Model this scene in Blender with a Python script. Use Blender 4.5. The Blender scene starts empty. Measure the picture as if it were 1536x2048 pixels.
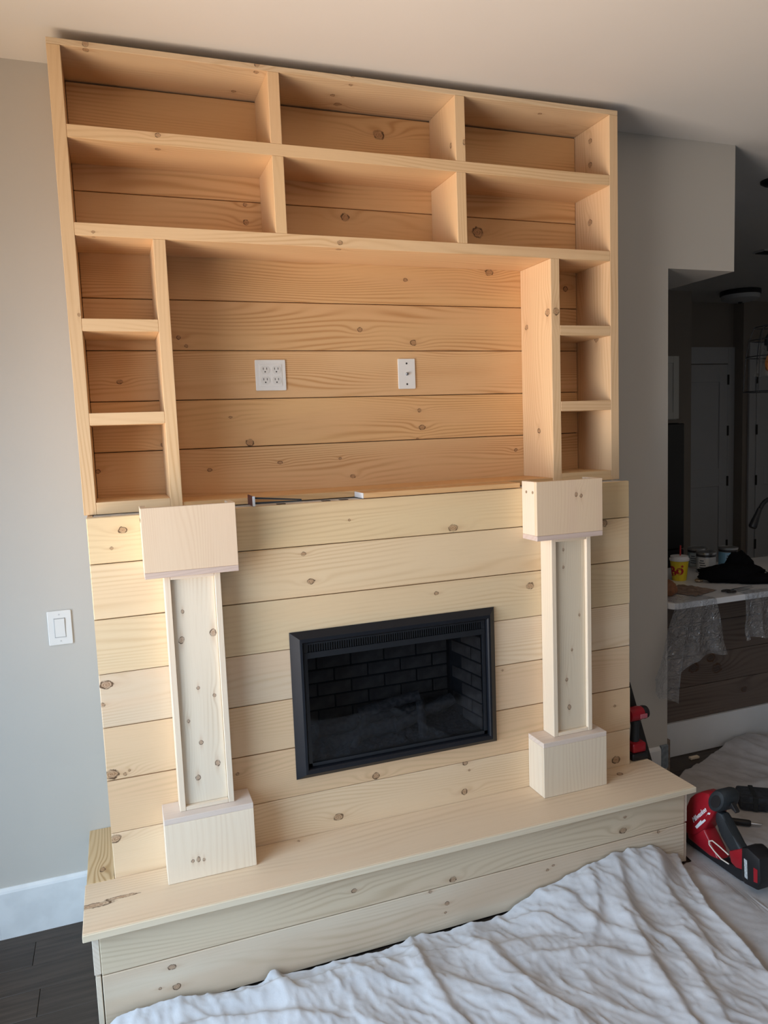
import bpy, bmesh, math, random
from mathutils import Vector, Matrix, noise
random.seed(7)
S = bpy.context.scene
COL = S.collection

# ------------------------------------------------------------------ camera
cam_d = bpy.data.cameras.new('camera'); cam = bpy.data.objects.new('camera', cam_d); COL.objects.link(cam)
CP = Vector((0.1025, -2.8588, 1.7575)); PITCH, YAW, ROLL, FPX = -0.1057, 0.3439, -0.0382, 1494.5
cp_, sp_, cy_, sy_, cr_, sr_ = math.cos(PITCH), math.sin(PITCH), math.cos(YAW), math.sin(YAW), math.cos(ROLL), math.sin(ROLL)
fw = Vector((sy_*cp_, cy_*cp_, sp_)); ri = Vector((cy_, -sy_, 0)); up = ri.cross(fw)
ri2 = ri*cr_ + up*sr_; up2 = up*cr_ - ri*sr_
cam.matrix_world = Matrix(((ri2.x, up2.x, -fw.x, CP.x), (ri2.y, up2.y, -fw.y, CP.y), (ri2.z, up2.z, -fw.z, CP.z), (0, 0, 0, 1)))
cam_d.sensor_fit = 'VERTICAL'; cam_d.sensor_height = 36.0; cam_d.lens = FPX/2048*36.0
cam_d.clip_start = 0.05; cam_d.clip_end = 60
S.camera = cam

# ------------------------------------------------------------------ world, daylight, exposure
w = bpy.data.worlds.new('world'); S.world = w; w.use_nodes = True
w.node_tree.nodes['Background'].inputs[0].default_value = (0.62, 0.78, 1.0, 1)
w.node_tree.nodes['Background'].inputs[1].default_value = 0.6
S.view_settings.view_transform = 'Standard'; S.view_settings.look = 'None'
S.view_settings.gamma = 1.0; S.view_settings.use_curve_mapping = False
S.view_settings.exposure = -0.10

def daylight(name, loc, size, rot, energy, color, spread=3.14):
    d = bpy.data.lights.new(name, 'AREA'); d.shape = 'RECTANGLE'; d.size, d.size_y = size
    d.energy = energy; d.color = color; d.spread = spread
    o = bpy.data.objects.new(name, d); COL.objects.link(o); o.location = loc; o.rotation_euler = rot
    return o
# patio doors in the left wall and an added, unseen fill window behind: sky light falls in from above, sunlit ground throws light up
R_ = math.radians
daylight('patio_sky_light', (-1.39, -1.75, 1.25), (2.1, 1.9), (0, R_(-90+20), 0), 80, (0.57, 0.78, 1.0), 2.5)
daylight('patio_ground_bounce', (-1.39, -1.75, 0.95), (1.6, 1.9), (0, R_(-90-35), 0), 50, (1.0, 0.70, 0.43), 1.75)
daylight('front_fill_light', (-0.2, -5.62, 1.45), (1.9, 1.6), (R_(90-20), 0, 0), 6, (0.86, 0.93, 1.0), 2.2)  # front fill added behind the camera, set at an unseen window

# ------------------------------------------------------------------ node helpers
class NT:
    def __init__(s, nt): s.nt = nt; s.n = nt.nodes; s.l = nt.links
    def node(s, t, **k):
        x = s.n.new(t)
        for a, b in k.items(): setattr(x, a, b)
        return x
    def put(s, sock, v):
        if isinstance(v, bpy.types.NodeSocket): s.l.new(v, sock)
        elif v is not None: sock.default_value = v
    def m(s, op, a, b=None, c=None, clamp=False):
        x = s.node('ShaderNodeMath', operation=op, use_clamp=clamp)
        s.put(x.inputs[0], a)
        if b is not None: s.put(x.inputs[1], b)
        if c is not None: s.put(x.inputs[2], c)
        return x.outputs[0]
    def xyz(s, a, b, c):
        x = s.node('ShaderNodeCombineXYZ')
        for i, v in enumerate((a, b, c)): s.put(x.inputs[i], v)
        return x.outputs[0]
    def noise(s, vec, scale=1, detail=2, rough=.5, dist=0):
        x = s.node('ShaderNodeTexNoise')
        s.put(x.inputs['Vector'], vec); x.inputs['Scale'].default_value = scale
        x.inputs['Detail'].default_value = detail; x.inputs['Roughness'].default_value = rough; x.inputs['Distortion'].default_value = dist
        return x.outputs['Fac']
    def mix(s, f, a, b):
        x = s.node('ShaderNodeMix', data_type='RGBA')
        s.put(x.inputs[0], f); s.put(x.inputs[6], a); s.put(x.inputs[7], b)
        return x.outputs[2]
    def ss(s, v, lo, hi):
        x = s.node('ShaderNodeMapRange', interpolation_type='SMOOTHSTEP')
        s.put(x.inputs[0], v); s.put(x.inputs[1], lo); s.put(x.inputs[2], hi)
        return x.outputs[0]

def group(name, ins, outs):
    g = bpy.data.node_groups.new(name, 'ShaderNodeTree')
    for n, t in ins: g.interface.new_socket(n, in_out='INPUT', socket_type=t)
    for n, t in outs: g.interface.new_socket(n, in_out='OUTPUT', socket_type=t)
    k = NT(g); gi = k.node('NodeGroupInput'); go = k.node('NodeGroupOutput')
    return g, k, gi, go

FL, CO = 'NodeSocketFloat', 'NodeSocketColor'
# one knot: pushes the growth-ring field up and gives a dark core and rim
KG, k, gi, go = group('pine_knot', [('U', FL), ('V', FL), ('U0', FL), ('V0', FL), ('R', FL), ('E', FL)], [('Field', FL), ('Core', FL), ('Rim', FL), ('Halo', FL)])
U, V, U0, V0, Rr, El = [gi.outputs[i] for i in range(6)]
wob = k.m('SUBTRACT', k.noise(k.xyz(k.m('MULTIPLY', U, 75), k.m('MULTIPLY', V, 75), k.m('MULTIPLY', U0, 9)), 1, 2, .6), .5)
du = k.m('DIVIDE', k.m('SUBTRACT', U, U0), Rr); dv = k.m('DIVIDE', k.m('SUBTRACT', V, V0), Rr)
sq = lambda v, f_: k.m('POWER', k.m('ABSOLUTE', k.m('MULTIPLY', v, f_)), 2)
d = k.m('SQRT', k.m('ADD', k.m('POWER', k.m('ABSOLUTE', k.m('MULTIPLY', du, El)), 2), sq(dv, 1)))
d = k.m('ADD', d, k.m('MULTIPLY', wob, .9))
big = k.m('ADD', sq(du, .16), sq(dv, .42))
k.put(go.inputs[0], k.m('MULTIPLY', k.m('EXPONENT', k.m('MULTIPLY', big, -1)), k.m('MULTIPLY', Rr, 2.4)))
k.put(go.inputs[1], k.m('MULTIPLY', k.ss(d, 1.05, .7), k.m('ADD', .6, k.m('MULTIPLY', k.m('SINE', k.m('MULTIPLY', d, 16)), .4))))
brk = k.ss(k.noise(k.xyz(k.m('MULTIPLY', du, .7), k.m('MULTIPLY', dv, .7), k.m('MULTIPLY', V0, 31)), 1, 1), .38, .58)
k.put(go.inputs[2], k.m('MULTIPLY', k.m('MULTIPLY', k.ss(d, 1.25, 1.0), k.ss(d, .65, .95)), k.m('ADD', .35, k.m('MULTIPLY', brk, .65))))
wh = k.m('EXPONENT', k.m('MULTIPLY', k.m('ADD', sq(du, .30), sq(dv, 1.3)), -1))
k.put(go.inputs[3], wh)

# pine: growth rings as contour lines of a warped field
PG, k, gi, go = group('pine_wood', [('U', FL), ('V', FL), ('Seed', FL), ('Field', FL), ('Core', FL), ('Rim', FL), ('Halo', FL), ('Freq', FL), ('Grain', FL), ('Heart', FL), ('Light', CO), ('Dark', CO), ('HeartCol', CO), ('KnotTone', FL)], [('Color', CO)])
I = {s.name: s for s in gi.outputs}
nv = k.xyz(k.m('MULTIPLY', I['U'], .85), k.m('MULTIPLY', I['V'], 6.0), I['Seed'])
n1 = k.noise(nv, 1, 1, .4)
n2 = k.noise(k.xyz(k.m('MULTIPLY', I['U'], 7), k.m('MULTIPLY', I['V'], 45), I['Seed']), 1, 2)
f = k.m('ADD', I['V'], k.m('MULTIPLY', n1, .20)); f = k.m('ADD', f, k.m('MULTIPLY', n2, .0022)); f = k.m('ADD', f, I['Field'])
ph = k.m('MULTIPLY', f, k.m('MULTIPLY', I['Freq'], 6.2832))
ring = k.m('ADD', k.m('MULTIPLY', k.m('SINE', ph), .5), .5); ring = k.m('POWER', ring, 2.4)
patch = k.noise(k.xyz(k.m('MULTIPLY', I['U'], 2.0), k.m('MULTIPLY', I['V'], 9), k.m('ADD', I['Seed'], 3)), 1, 1)
ring = k.m('MULTIPLY', ring, k.m('MULTIPLY', k.ss(patch, .3, .7), I['Grain']))
fib = k.noise(k.xyz(k.m('MULTIPLY', I['U'], 9), k.m('MULTIPLY', I['V'], 420), I['Seed']), 1, 2)
hz = k.noise(k.xyz(k.m('MULTIPLY', I['U'], .7), k.m('MULTIPLY', I['V'], 7), k.m('ADD', I['Seed'], 11)), 1, 1)
c = k.mix(k.m('MULTIPLY', k.ss(hz, .48, .62), I['Heart']), I['Light'], I['HeartCol'])
c = k.mix(ring, c, I['Dark'])
c = k.mix(k.m('MULTIPLY', k.ss(fib, .45, .75), .14), c, I['Dark'])
c = k.mix(k.m('MULTIPLY', I['Halo'], .38), c, k.mix(I['KnotTone'], (.07, .05, .045, 1), (.47, .25, .12, 1)))
c = k.mix(k.m('MULTIPLY', I['Core'], .78), c, k.mix(I['KnotTone'], (.05, .035, .032, 1), (.25, .12, .058, 1)))
c = k.mix(k.m('MULTIPLY', I['Rim'], .95), c, (.085, .04, .018, 1))
k.put(go.inputs[0], c)

SEED = [0]
def pine(axis='x', knots=(), light=(.76, .585, .385), dark=(.57, .375, .20), heart=.5, heartcol=(.74, .47, .27), freq=None, grain=None, rough=.5, seed=None, dim=1):
    """axis: grain direction; knots: (along, across, radius) in world metres"""
    SEED[0] += 1; rnd = random.Random(SEED[0]*13 + 5)
    mt = bpy.data.materials.new('pine_%d' % SEED[0]); mt.use_nodes = True; k = NT(mt.node_tree)
    b = k.n['Principled BSDF']; b.inputs['Roughness'].default_value = rough; b.inputs['Specular IOR Level'].default_value = .3
    geo = k.node('ShaderNodeNewGeometry'); sp = k.node('ShaderNodeSeparateXYZ'); k.l.new(geo.outputs['Position'], sp.inputs[0])
    X, Y, Z = sp.outputs
    if axis == 'x': U, V = X, k.m('ADD', Z, k.m('MULTIPLY', Y, .83))
    elif axis == 'z': U, V = Z, k.m('ADD', X, k.m('MULTIPLY', Y, .83))
    else: U, V = Y, k.m('ADD', X, k.m('MULTIPLY', Z, .83))
    F = C_ = Rm = Ho = None
    for kn in knots:
        u0, v0, r = kn[:3]; el = kn[3] if len(kn) > 3 else rnd.choice((.85, .8, .7, .95))
        g = k.node('ShaderNodeGroup'); g.node_tree = KG
        for i, v in enumerate((U, V, u0, v0, r*.74, el)): k.put(g.inputs[i], v)
        if F is None: F, C_, Rm, Ho = g.outputs
        else: F, C_, Rm, Ho = k.m('ADD', F, g.outputs[0]), k.m('MAXIMUM', C_, g.outputs[1]), k.m('MAXIMUM', Rm, g.outputs[2]), k.m('MAXIMUM', Ho, g.outputs[3])
    g = k.node('ShaderNodeGroup'); g.node_tree = PG
    j = rnd.uniform(.93, 1.06); hsh = rnd.uniform(-.03, .03)
    L = (min(.9, light[0]*j), light[1]*j*(1-hsh*.5), light[2]*j*(1-hsh*2), 1); D = (dark[0]*j, dark[1]*j, dark[2]*j, 1)
    vals = dict(U=U, V=V, Seed=seed if seed else rnd.uniform(0, 90), Field=F, Core=C_, Rim=Rm, Halo=Ho, Freq=freq or rnd.uniform(48, 88), Grain=grain or rnd.uniform(.38, .7), Heart=heart*rnd.uniform(.3, 1), Light=L, Dark=D, HeartCol=(*heartcol, 1), KnotTone=dim if dim == 1 else 0)
    for n_, v in vals.items():
        if v is not None: k.put(g.inputs[n_], v)
    k.l.new(g.outputs[0], b.inputs['Base Color'])
    return mt

def plain(name, col, rough=.5, metal=0, spec=.5, var=0, vs=8, bump=0, bs=200, **kw):
    mt = bpy.data.materials.new(name); mt.use_nodes = True; k = NT(mt.node_tree); b = k.n['Principled BSDF']
    b.inputs['Roughness'].default_value = rough; b.inputs['Metallic'].default_value = metal; b.inputs['Specular IOR Level'].default_value = spec
    tc = k.node('ShaderNodeTexCoord').outputs['Object']
    n_ = k.noise(tc, vs, 3)
    a = tuple(c*(1-var) for c in col[:3]) + (1,); z = tuple(min(1, c*(1+var)) for c in col[:3]) + (1,)
    k.put(b.inputs['Base Color'], k.mix(k.ss(n_, .3, .7), a, z))
    if bump:
        bp = k.node('ShaderNodeBump'); bp.inputs['Strength'].default_value = bump; bp.inputs['Distance'].default_value = .002
        k.put(bp.inputs['Height'], k.noise(tc, bs, 2)); k.l.new(bp.outputs[0], b.inputs['Normal'])
    for a_, v in kw.items(): b.inputs[a_].default_value = v
    return mt

# ------------------------------------------------------------------ object helpers
WL = {}
def link(name, me, mat, parent=None, loc=(0, 0, 0), smooth=False):
    o = bpy.data.objects.new(name, me); COL.objects.link(o)
    if mat and not me.materials: me.materials.append(mat)
    loc = Vector(loc); WL[o] = loc
    if parent: o.parent = parent; o.location = loc - WL[parent]
    else: o.location = loc
    if smooth: me.polygons.foreach_set('use_smooth', [True]*len(me.polygons))
    return o
def fin(bm, name):
    bmesh.ops.recalc_face_normals(bm, faces=bm.faces)
    me = bpy.data.meshes.new(name); bm.to_mesh(me); bm.free(); return me
def bbox(bm, x0, x1, y0, y1, z0, z1, bev=0):
    vs = [bm.verts.new((x, y, z)) for x in (x0, x1) for y in (y0, y1) for z in (z0, z1)]
    fs = [bm.faces.new([vs[i] for i in q]) for q in ((0, 1, 3, 2), (4, 6, 7, 5), (0, 4, 5, 1), (2, 3, 7, 6), (0, 2, 6, 4), (1, 5, 7, 3))]
    if bev:
        ed = list({e for f_ in fs for e in f_.edges})
        bmesh.ops.bevel(bm, geom=ed, offset=bev, segments=1, affect='EDGES', profile=.5)
def box(name, x0, x1, y0, y1, z0, z1, mat, parent=None, bev=.0012):
    c = ((x0+x1)/2, (y0+y1)/2, (z0+z1)/2); bm = bmesh.new()
    bbox(bm, x0-c[0], x1-c[0], y0-c[1], y1-c[1], z0-c[2], z1-c[2], bev)
    return link(name, fin(bm, name), mat, parent, c)
def thing(name, label, cat, loc, group=None):
    o = bpy.data.objects.new(name, None); COL.objects.link(o); o.location = loc; WL[o] = Vector(loc); o.empty_display_size = .05
    tag(o, label, cat, group); return o
def tag(o, label, cat, group=None):
    o['label'] = label; o['category'] = cat
    if group: o['group'] = group
    return o
def struct(o): o['kind'] = 'structure'; return o
def lathe(bm, prof, seg=24, axis='z', c=(0, 0, 0), a0=0):
    rings = []
    for r, h in prof:
        ring = []
        for i in range(seg):
            a = a0 + 2*math.pi*i/seg; p = (r*math.cos(a), r*math.sin(a), h)
            if axis == 'y': p = (p[0], p[2], p[1])
            if axis == 'x': p = (p[2], p[0], p[1])
            ring.append(bm.verts.new((p[0]+c[0], p[1]+c[1], p[2]+c[2])))
        rings.append(ring)
    for A, B in zip(rings, rings[1:]):
        for i in range(seg): bm.faces.new((A[i], A[(i+1) % seg], B[(i+1) % seg], B[i]))
    bm.faces.new(rings[0]); bm.faces.new(rings[-1])
def tube(bm, pts, r, seg=8, closed=False):
    pts = [Vector(p) for p in pts]; n = len(pts); rings = []; ref = None
    for i, p in enumerate(pts):
        t = (pts[(i+1) % n] - pts[i-1]) if closed else (pts[min(i+1, n-1)] - pts[max(i-1, 0)])
        t.normalize()
        if ref is None: ref = t.orthogonal().normalized()
        ref = (ref - t*ref.dot(t)).normalized(); b2 = t.cross(ref); rr = r[i] if isinstance(r, (list, tuple)) else r
        rings.append([bm.verts.new(p + ref*rr*math.cos(2*math.pi*j/seg) + b2*rr*math.sin(2*math.pi*j/seg)) for j in range(seg)])
    for i in range(n if closed else n-1):
        A, B = rings[i], rings[(i+1) % n]
        for j in range(seg): bm.faces.new((A[j], A[(j+1) % seg], B[(j+1) % seg], B[j]))
    if not closed: bm.faces.new(rings[0]); bm.faces.new(rings[-1])
def prism(bm, poly, x0, x1, axis='x', bev=0):
    """poly in the two other axes, extruded x0..x1 along axis"""
    def P(a, b, t): return {'x': (t, a, b), 'y': (a, t, b), 'z': (a, b, t)}[axis]
    A = [bm.verts.new(P(a, b, x0)) for a, b in poly]; B = [bm.verts.new(P(a, b, x1)) for a, b in poly]; n = len(poly)
    fs = [bm.faces.new(A), bm.faces.new(B)] + [bm.faces.new((A[i], A[(i+1) % n], B[(i+1) % n], B[i])) for i in range(n)]
    if bev: bmesh.ops.bevel(bm, geom=list({e for f_ in fs[:2] for e in f_.edges}), offset=bev, segments=2, affect='EDGES', profile=.5)
def part(name, fn, mat, parent, loc=None, smooth=False):
    bm = bmesh.new(); fn(bm)
    L = Vector(loc) if loc is not None else WL[parent]
    o = link(name, fin(bm, name), mat, parent, L); 
    if smooth: shade(o)
    return o
def shade(o, ang=.7):
    me = o.data
    me.polygons.foreach_set('use_smooth', [True]*len(me.polygons))
    bm = bmesh.new(); bm.from_mesh(me)
    for e in bm.edges:
        if len(e.link_faces) == 2 and e.calc_face_angle(0) > ang: e.smooth = False
    bm.to_mesh(me); bm.free()
def text_mesh(txt, size, ext=.0002, shear=0, font_w=0):
    cu = bpy.data.curves.new('t', 'FONT'); cu.body = txt; cu.size = size; cu.extrude = ext; cu.align_x = 'CENTER'; cu.align_y = 'CENTER'; cu.shear = shear; cu.offset = font_w; cu.resolution_u = 3
    o = bpy.data.objects.new('t', cu); COL.objects.link(o)
    bpy.context.view_layer.update()
    me = bpy.data.meshes.new_from_object(o); bpy.data.objects.remove(o); bpy.data.curves.remove(cu)
    return me

# ------------------------------------------------------------------ materials
M_wall = plain('wall_paint', (.58, .55, .50), .75, var=.015, vs=2, bump=.08, bs=260, spec=.2)
M_ceil = plain('ceiling_paint', (.78, .765, .74), .85, var=.01, vs=2, spec=.1)
M_white = plain('white_trim_paint', (.80, .81, .82), .38, var=.02, vs=6)
M_base = plain('scuffed_baseboard_paint', (.76, .78, .79), .4, var=.05, vs=14)
M_black = plain('black_metal', (.012, .014, .018), .38, var=.1)
M_blackp = plain('black_plastic', (.010, .010, .012), .45, var=.1, bump=.1, bs=500)
M_grey = plain('grey_rubber', (.018, .023, .027), .6, var=.15)
M_red = plain('red_plastic', (.33, .009, .018), .32, var=.06)
M_steel = plain('brushed_steel', (.62, .63, .65), .28, 1)
M_plate = plain('white_wall_plate', (.82, .81, .78), .3, var=.01)
M_slot = plain('dark_slot', (.02, .018, .016), .6)
M_dark = plain('dark_gap', (.045, .03, .018), .9, var=.2)
M_floorw = None
M_dry = plain('grey_drywall', (.48, .48, .47), .9, var=.12, vs=20)

def floor_mat(seed):
    mt = bpy.data.materials.new('dark_floor_plank'); mt.use_nodes = True; k = NT(mt.node_tree); b = k.n['Principled BSDF']
    b.inputs['Roughness'].default_value = .5
    geo = k.node('ShaderNodeNewGeometry'); sp = k.node('ShaderNodeSeparateXYZ'); k.l.new(geo.outputs['Position'], sp.inputs[0])
    oi = k.node('ShaderNodeObjectInfo').outputs['Random']
    n_ = k.noise(k.xyz(k.m('MULTIPLY', sp.outputs[0], 3), k.m('MULTIPLY', sp.outputs[1], 60), k.m('MULTIPLY', oi, 40)), 1, 4, .6, .4)
    c1 = k.mix(k.ss(n_, .3, .75), (.034, .024, .018, 1), (.080, .058, .044, 1))
    c1 = k.mix(k.m('MULTIPLY', oi, .4), c1, (.028, .021, .017, 1))
    k.put(b.inputs['Base Color'], c1)
    return mt
M_floorw = floor_mat(0)

# ------------------------------------------------------------------ room shell
ZC = 3.03; XL = -1.30; XC = -.41; XR = 8.4; YF = -5.6; YK = 4.2
XO, XS, ZS = 2.554, 2.94, 2.456
struct(box('floor', XL-.3, XR, YF, YK, -.12, -.012, plain('subfloor', (.035, .027, .022), .7), bev=0))
FLOOR = bpy.data.objects['floor']
struct(box('ceiling', XL-.3, XR, YF-.2, YK+.2, ZC, ZC+.12, M_ceil, bev=0))
# floor planks in view: beside the hearth and in front of the island
rnd = random.Random(3); pm = {}
y = -1.62; row = 0
while y < 1.0:
    xs = XL + .002 - rnd.uniform(0, .9); 
    while xs < 4.6:
        L = rnd.choice((1.2, 1.5, 1.8)); a, b2 = max(xs, XL+.002), min(xs+L-.0015, 4.6)
        if b2 - a > .05:
            box('plank', a, b2, y, y+.1275, -.014, 0, M_floorw, FLOOR, bev=.0012)
        xs += L
    y += .129; row += 1
# back wall with a header that projects over the kitchen opening
def wall_back(bm):
    prism(bm, [(XC+.02, 0), (XC+.006, .006), (XC, .02), (XC, .5), (XC+.13, .5), (XC+.13, .13), (XO, .13), (XO, 0)], 0, ZC, 'z'); bbox(bm, XO, XS, 0, .62, ZS, ZC)
o = part('wall_back', wall_back, M_wall, None, (0, 0, 0)) if False else None
bm = bmesh.new(); wall_back(bm); struct(link('wall_back', fin(bm, 'wall_back'), M_wall))
# left wall with patio door and window openings (daylight comes in here)
def wl(bm):
    x0, x1 = XL-.25, XL
    bbox(bm, x0, x1, -.7, .6, 0, ZC); bbox(bm, x0, x1, -2.8, -.7, 2.42, ZC); bbox(bm, x0, x1, YF-.25, -2.8, 0, ZC)
bm = bmesh.new(); wl(bm); struct(link('wall_left', fin(bm, 'wall_left'), M_wall))
struct(box('wall_nook', XL, XC+.02, .5, .6, 0, ZC, M_wall, bev=0))
bm = bmesh.new(); bbox(bm, XL, -1.2, YF-.2, YF, 0, ZC); bbox(bm, -1.2, .8, YF-.2, YF, 2.42, ZC); bbox(bm, -1.2, .8, YF-.2, YF, 0, .6); bbox(bm, .8, XR, YF-.2, YF, 0, ZC)
struct(link('wall_front', fin(bm, 'wall_front'), M_wall))
struct(box('wall_right', XR-.1, XR, YF, YK, 0, ZC, M_wall, bev=0))
# kitchen walls
struct(box('wall_kitchen_left', XO-.13, XO-.001, .131, 3.2, 0, ZC, M_wall, bev=0))
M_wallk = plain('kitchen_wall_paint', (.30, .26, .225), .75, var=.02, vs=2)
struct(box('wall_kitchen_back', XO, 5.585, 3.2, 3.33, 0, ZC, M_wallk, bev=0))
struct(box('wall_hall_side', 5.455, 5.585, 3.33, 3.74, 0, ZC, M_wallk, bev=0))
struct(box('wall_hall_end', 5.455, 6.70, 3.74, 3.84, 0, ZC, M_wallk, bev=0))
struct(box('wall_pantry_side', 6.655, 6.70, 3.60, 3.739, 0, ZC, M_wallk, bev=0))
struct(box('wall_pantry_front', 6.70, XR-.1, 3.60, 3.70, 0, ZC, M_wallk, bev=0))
# windows of the left wall
M_glass = bpy.data.materials.new('window_glass'); M_glass.use_nodes = True
k = NT(M_glass.node_tree); tr = k.node('ShaderNodeBsdfTransparent'); gl = k.node('ShaderNodeBsdfGlossy'); gl.inputs['Roughness'].default_value = .02
ms = k.node('ShaderNodeMixShader'); ms.inputs[0].default_value = .06; k.l.new(tr.outputs[0], ms.inputs[1]); k.l.new(gl.outputs[0], ms.inputs[2]); k.l.new(ms.outputs[0], k.n['Material Output'].inputs[0])
def window(name, a0, a1, z0, z1, axis):
    q = XL-.2 if axis == 'x' else YF-.15
    def bx(n_, u0, u1, d0, d1, za, zb, mt, t, bev=.0012):
        if axis == 'x': box(n_, q+d0, q+d1, u0, u1, za, zb, mt, t, bev)
        else: box(n_, u0, u1, q+d0, q+d1, za, zb, mt, t, bev)
    t = bpy.data.objects.new(name, None); COL.objects.link(t); m_ = (a0+a1)/2; t.location = (q, m_, z0) if axis == 'x' else (m_, q, z0); WL[t] = Vector(t.location); t['kind'] = 'structure'
    for a in (a0, m_-.03, a1-.06): bx('window_frame', a, a+.06, -.03, .03, z0, z1, M_white, t)
    for a, b in ((a0+.0602, m_-.0302), (m_+.0302, a1-.0602)):
        for c in (z0, z1-.06): bx('window_frame', a, b, -.03, .03, c, c+.06, M_white, t)
        bx('pane', a, b, -.003, .003, z0+.0602, z1-.0602, M_glass, t, 0)
window('window_1', -2.8, -.7, .02, 2.42, 'x'); window('added_window', -1.2, .8, .6, 2.42, 'y')  # the second window is added out of view to carry the front fill
# baseboards
def base_prof(bm, x0, x1, y=0.):
    prism(bm, [(y, 0), (y-.015, 0), (y-.015, .170), (y-.012, .178), (y-.004, .186), (y, .186)], x0, x1, 'x')
bm = bmesh.new(); base_prof(bm, XC+.012, -.066, -.0005); struct(link('baseboard_left_of_hearth', fin(bm, 'bb'), M_base))
bm = bmesh.new(); base_prof(bm, 2.14, 2.505, -.0005); struct(link('baseboard_right_of_hearth', fin(bm, 'bb'), M_white))
bm = bmesh.new(); prism(bm, [(XC+.0115, -.0155), (XC-.006, -.010), (XC-.0155, .004), (XC-.0155, .49), (XC-.0005, .49), (XC-.0005, .02), (XC+.0115, -.0005)], 0, .182, 'z'); struct(link('baseboard_nook', fin(bm, 'bb'), M_base))
struct(box('trim_1', 2.507, 2.548, -.016, -.0008, .075, .19, plain('bare_primer_patch', (.22, .26, .30), .7, var=.2, vs=60), bev=.001))
struct(box('trim_2', 2.5555, 2.59, .02, .19, 0, .195, plain('raw_trim_end', (.20, .16, .13), .7, var=.3, vs=60), bev=.001))

# ------------------------------------------------------------------ pine knots measured on each plane (along x, along z, radius)
K_LOW = [(0.114, 1.482, 0.0135), (0.078, 1.426, 0.0067), (0.03, 0.988, 0.0175), (0.012, 0.924, 0.0088), (0.024, 0.689, 0.02), (0.066, 0.682, 0.0073), (0.079, 0.692, 0.0055), (0.019, 0.469, 0.0169), (0.696, 1.352, 0.0087), (0.718, 1.253, 0.0123), (1.266, 1.397, 0.0167), (0.867, 1.457, 0.0053), (1.191, 1.159, 0.0093), (1.93, 1.363, 0.0167), (0.926, 0.505, 0.0156), (1.283, 0.37, 0.0145), (1.289, 0.485, 0.0122), (1.306, 0.453, 0.0051), (1.459, 0.826, 0.005), (0.777, 0.379, 0.0157), (1.982, 0.365, 0.0206), (1.978, 0.598, 0.0067), (1.587, 1.145, 0.0159), (0.426, 0.611, 0.0074)]
K_BACK = [(1.046, 2.161, 0.0121), (1.271, 2.112, 0.0144), (1.619, 2.4, 0.0175), (1.245, 2.358, 0.0083), (0.591, 1.74, 0.0173), (1.287, 1.842, 0.0103), (1.297, 1.773, 0.0123), (1.274, 1.728, 0.0062), (1.729, 1.662, 0.0087), (0.992, 1.59, 0.0099), (0.524, 1.836, 0.0058), (0.942, 1.663, 0.0059), (0.38, 2.097, 0.0077), (0.355, 2.127, 0.0096), (0.144, 1.971, 0.0095), (0.048, 1.659, 0.0095), (0.277, 1.744, 0.0095), (1.154, 2.9, 0.0216), (1.004, 2.584, 0.0186), (0.622, 2.606, 0.008), (0.622, 2.544, 0.012), (1.57, 2.558, 0.0264), (1.987, 2.344, 0.0139), (0.437, 1.644, 0.0076), (0.702, 1.659, 0.0078)]
K_FRONT = [(1.835, 0.208, 0.0152), (1.845, 0.26, 0.0065), (2.002, 0.165, 0.009), (1.525, 0.142, 0.0052), (1.5, 0.13, 0.0063), (1.575, 0.053, 0.0107), (1.531, 0.06, 0.0064), (0.756, 0.24, 0.0094), (1.118, 0.189, 0.0137), (1.092, 0.106, 0.0099), (1.085, 0.074, 0.005), (1.031, 0.165, 0.0078), (0.161, 0.141, 0.0112), (0.171, 0.073, 0.0132), (0.122, 0.082, 0.0057)]
K_TOP = [(1.956, -0.421, 0.0136), (-0.055, -0.490, 0.013, .16), (0.030, -0.476, 0.008, .13), (0.621, -0.384, 0.0058)]
K_CEIL = [(0.113, -0.245, 0.0115), (0.645, -0.24, 0.0098), (0.594, -0.081, 0.0082), (0.94, -0.141, 0.0103), (0.98, -0.235, 0.008), (0.978, -0.074, 0.0127), (1.768, -0.194, 0.009)]
K_COL = [(0.276, 1.212, 0.0067), (0.367, 1.132, 0.0135), (0.267, 1.12, 0.0118), (0.309, 0.955, 0.0069), (0.359, 0.923, 0.0069), (0.271, 0.849, 0.007), (0.307, 0.771, 0.0088), (0.355, 0.691, 0.0107), (0.29, 0.653, 0.0107), (1.715, 0.659, 0.0104), (1.697, 1.286, 0.0059), (1.696, 1.218, 0.0059), (1.766, 1.023, 0.0061), (1.73, 0.888, 0.0061), (1.705, 0.772, 0.0082)]
K_BASE = [(0.27, 0.401, 0.0082), (0.252, 0.399, 0.0064), (0.288, 0.396, 0.0064), (1.73, 1.499, 0.0078), (1.752, 1.493, 0.0078)]
K_SH = [(0.094, 2.423, 0.0054), (0.907, 2.429, 0.0094), (0.311, 2.735, 0.0093), (1.784, 2.213, 0.0063), (1.800, 2.173, 0.0063), (1.404, 2.811, 0.0083), (0.033, 2.165, 0.0053)]
def pickx(K, x0, x1, z0, z1, y):      # knots of a board with grain along x, front plane y
    return [(a, b + .83*y, r) for a, b, r in K if x0-.01 < a < x1+.01 and z0 < b < z1]
def pickz(K, x0, x1, z0, z1, y):
    return [(b, a + .83*y, r) for a, b, r in K if x0-.01 < a < x1+.01 and z0 < b < z1]
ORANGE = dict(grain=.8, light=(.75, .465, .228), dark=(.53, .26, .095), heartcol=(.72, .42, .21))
PALE = dict(light=(.84, .72, .575), dark=(.69, .53, .38), heart=.25, heartcol=(.80, .64, .50), grain=.35)
GREYP = dict(light=(.78, .685, .545), dark=(.60, .48, .34), heart=.15, grain=.6)

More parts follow.
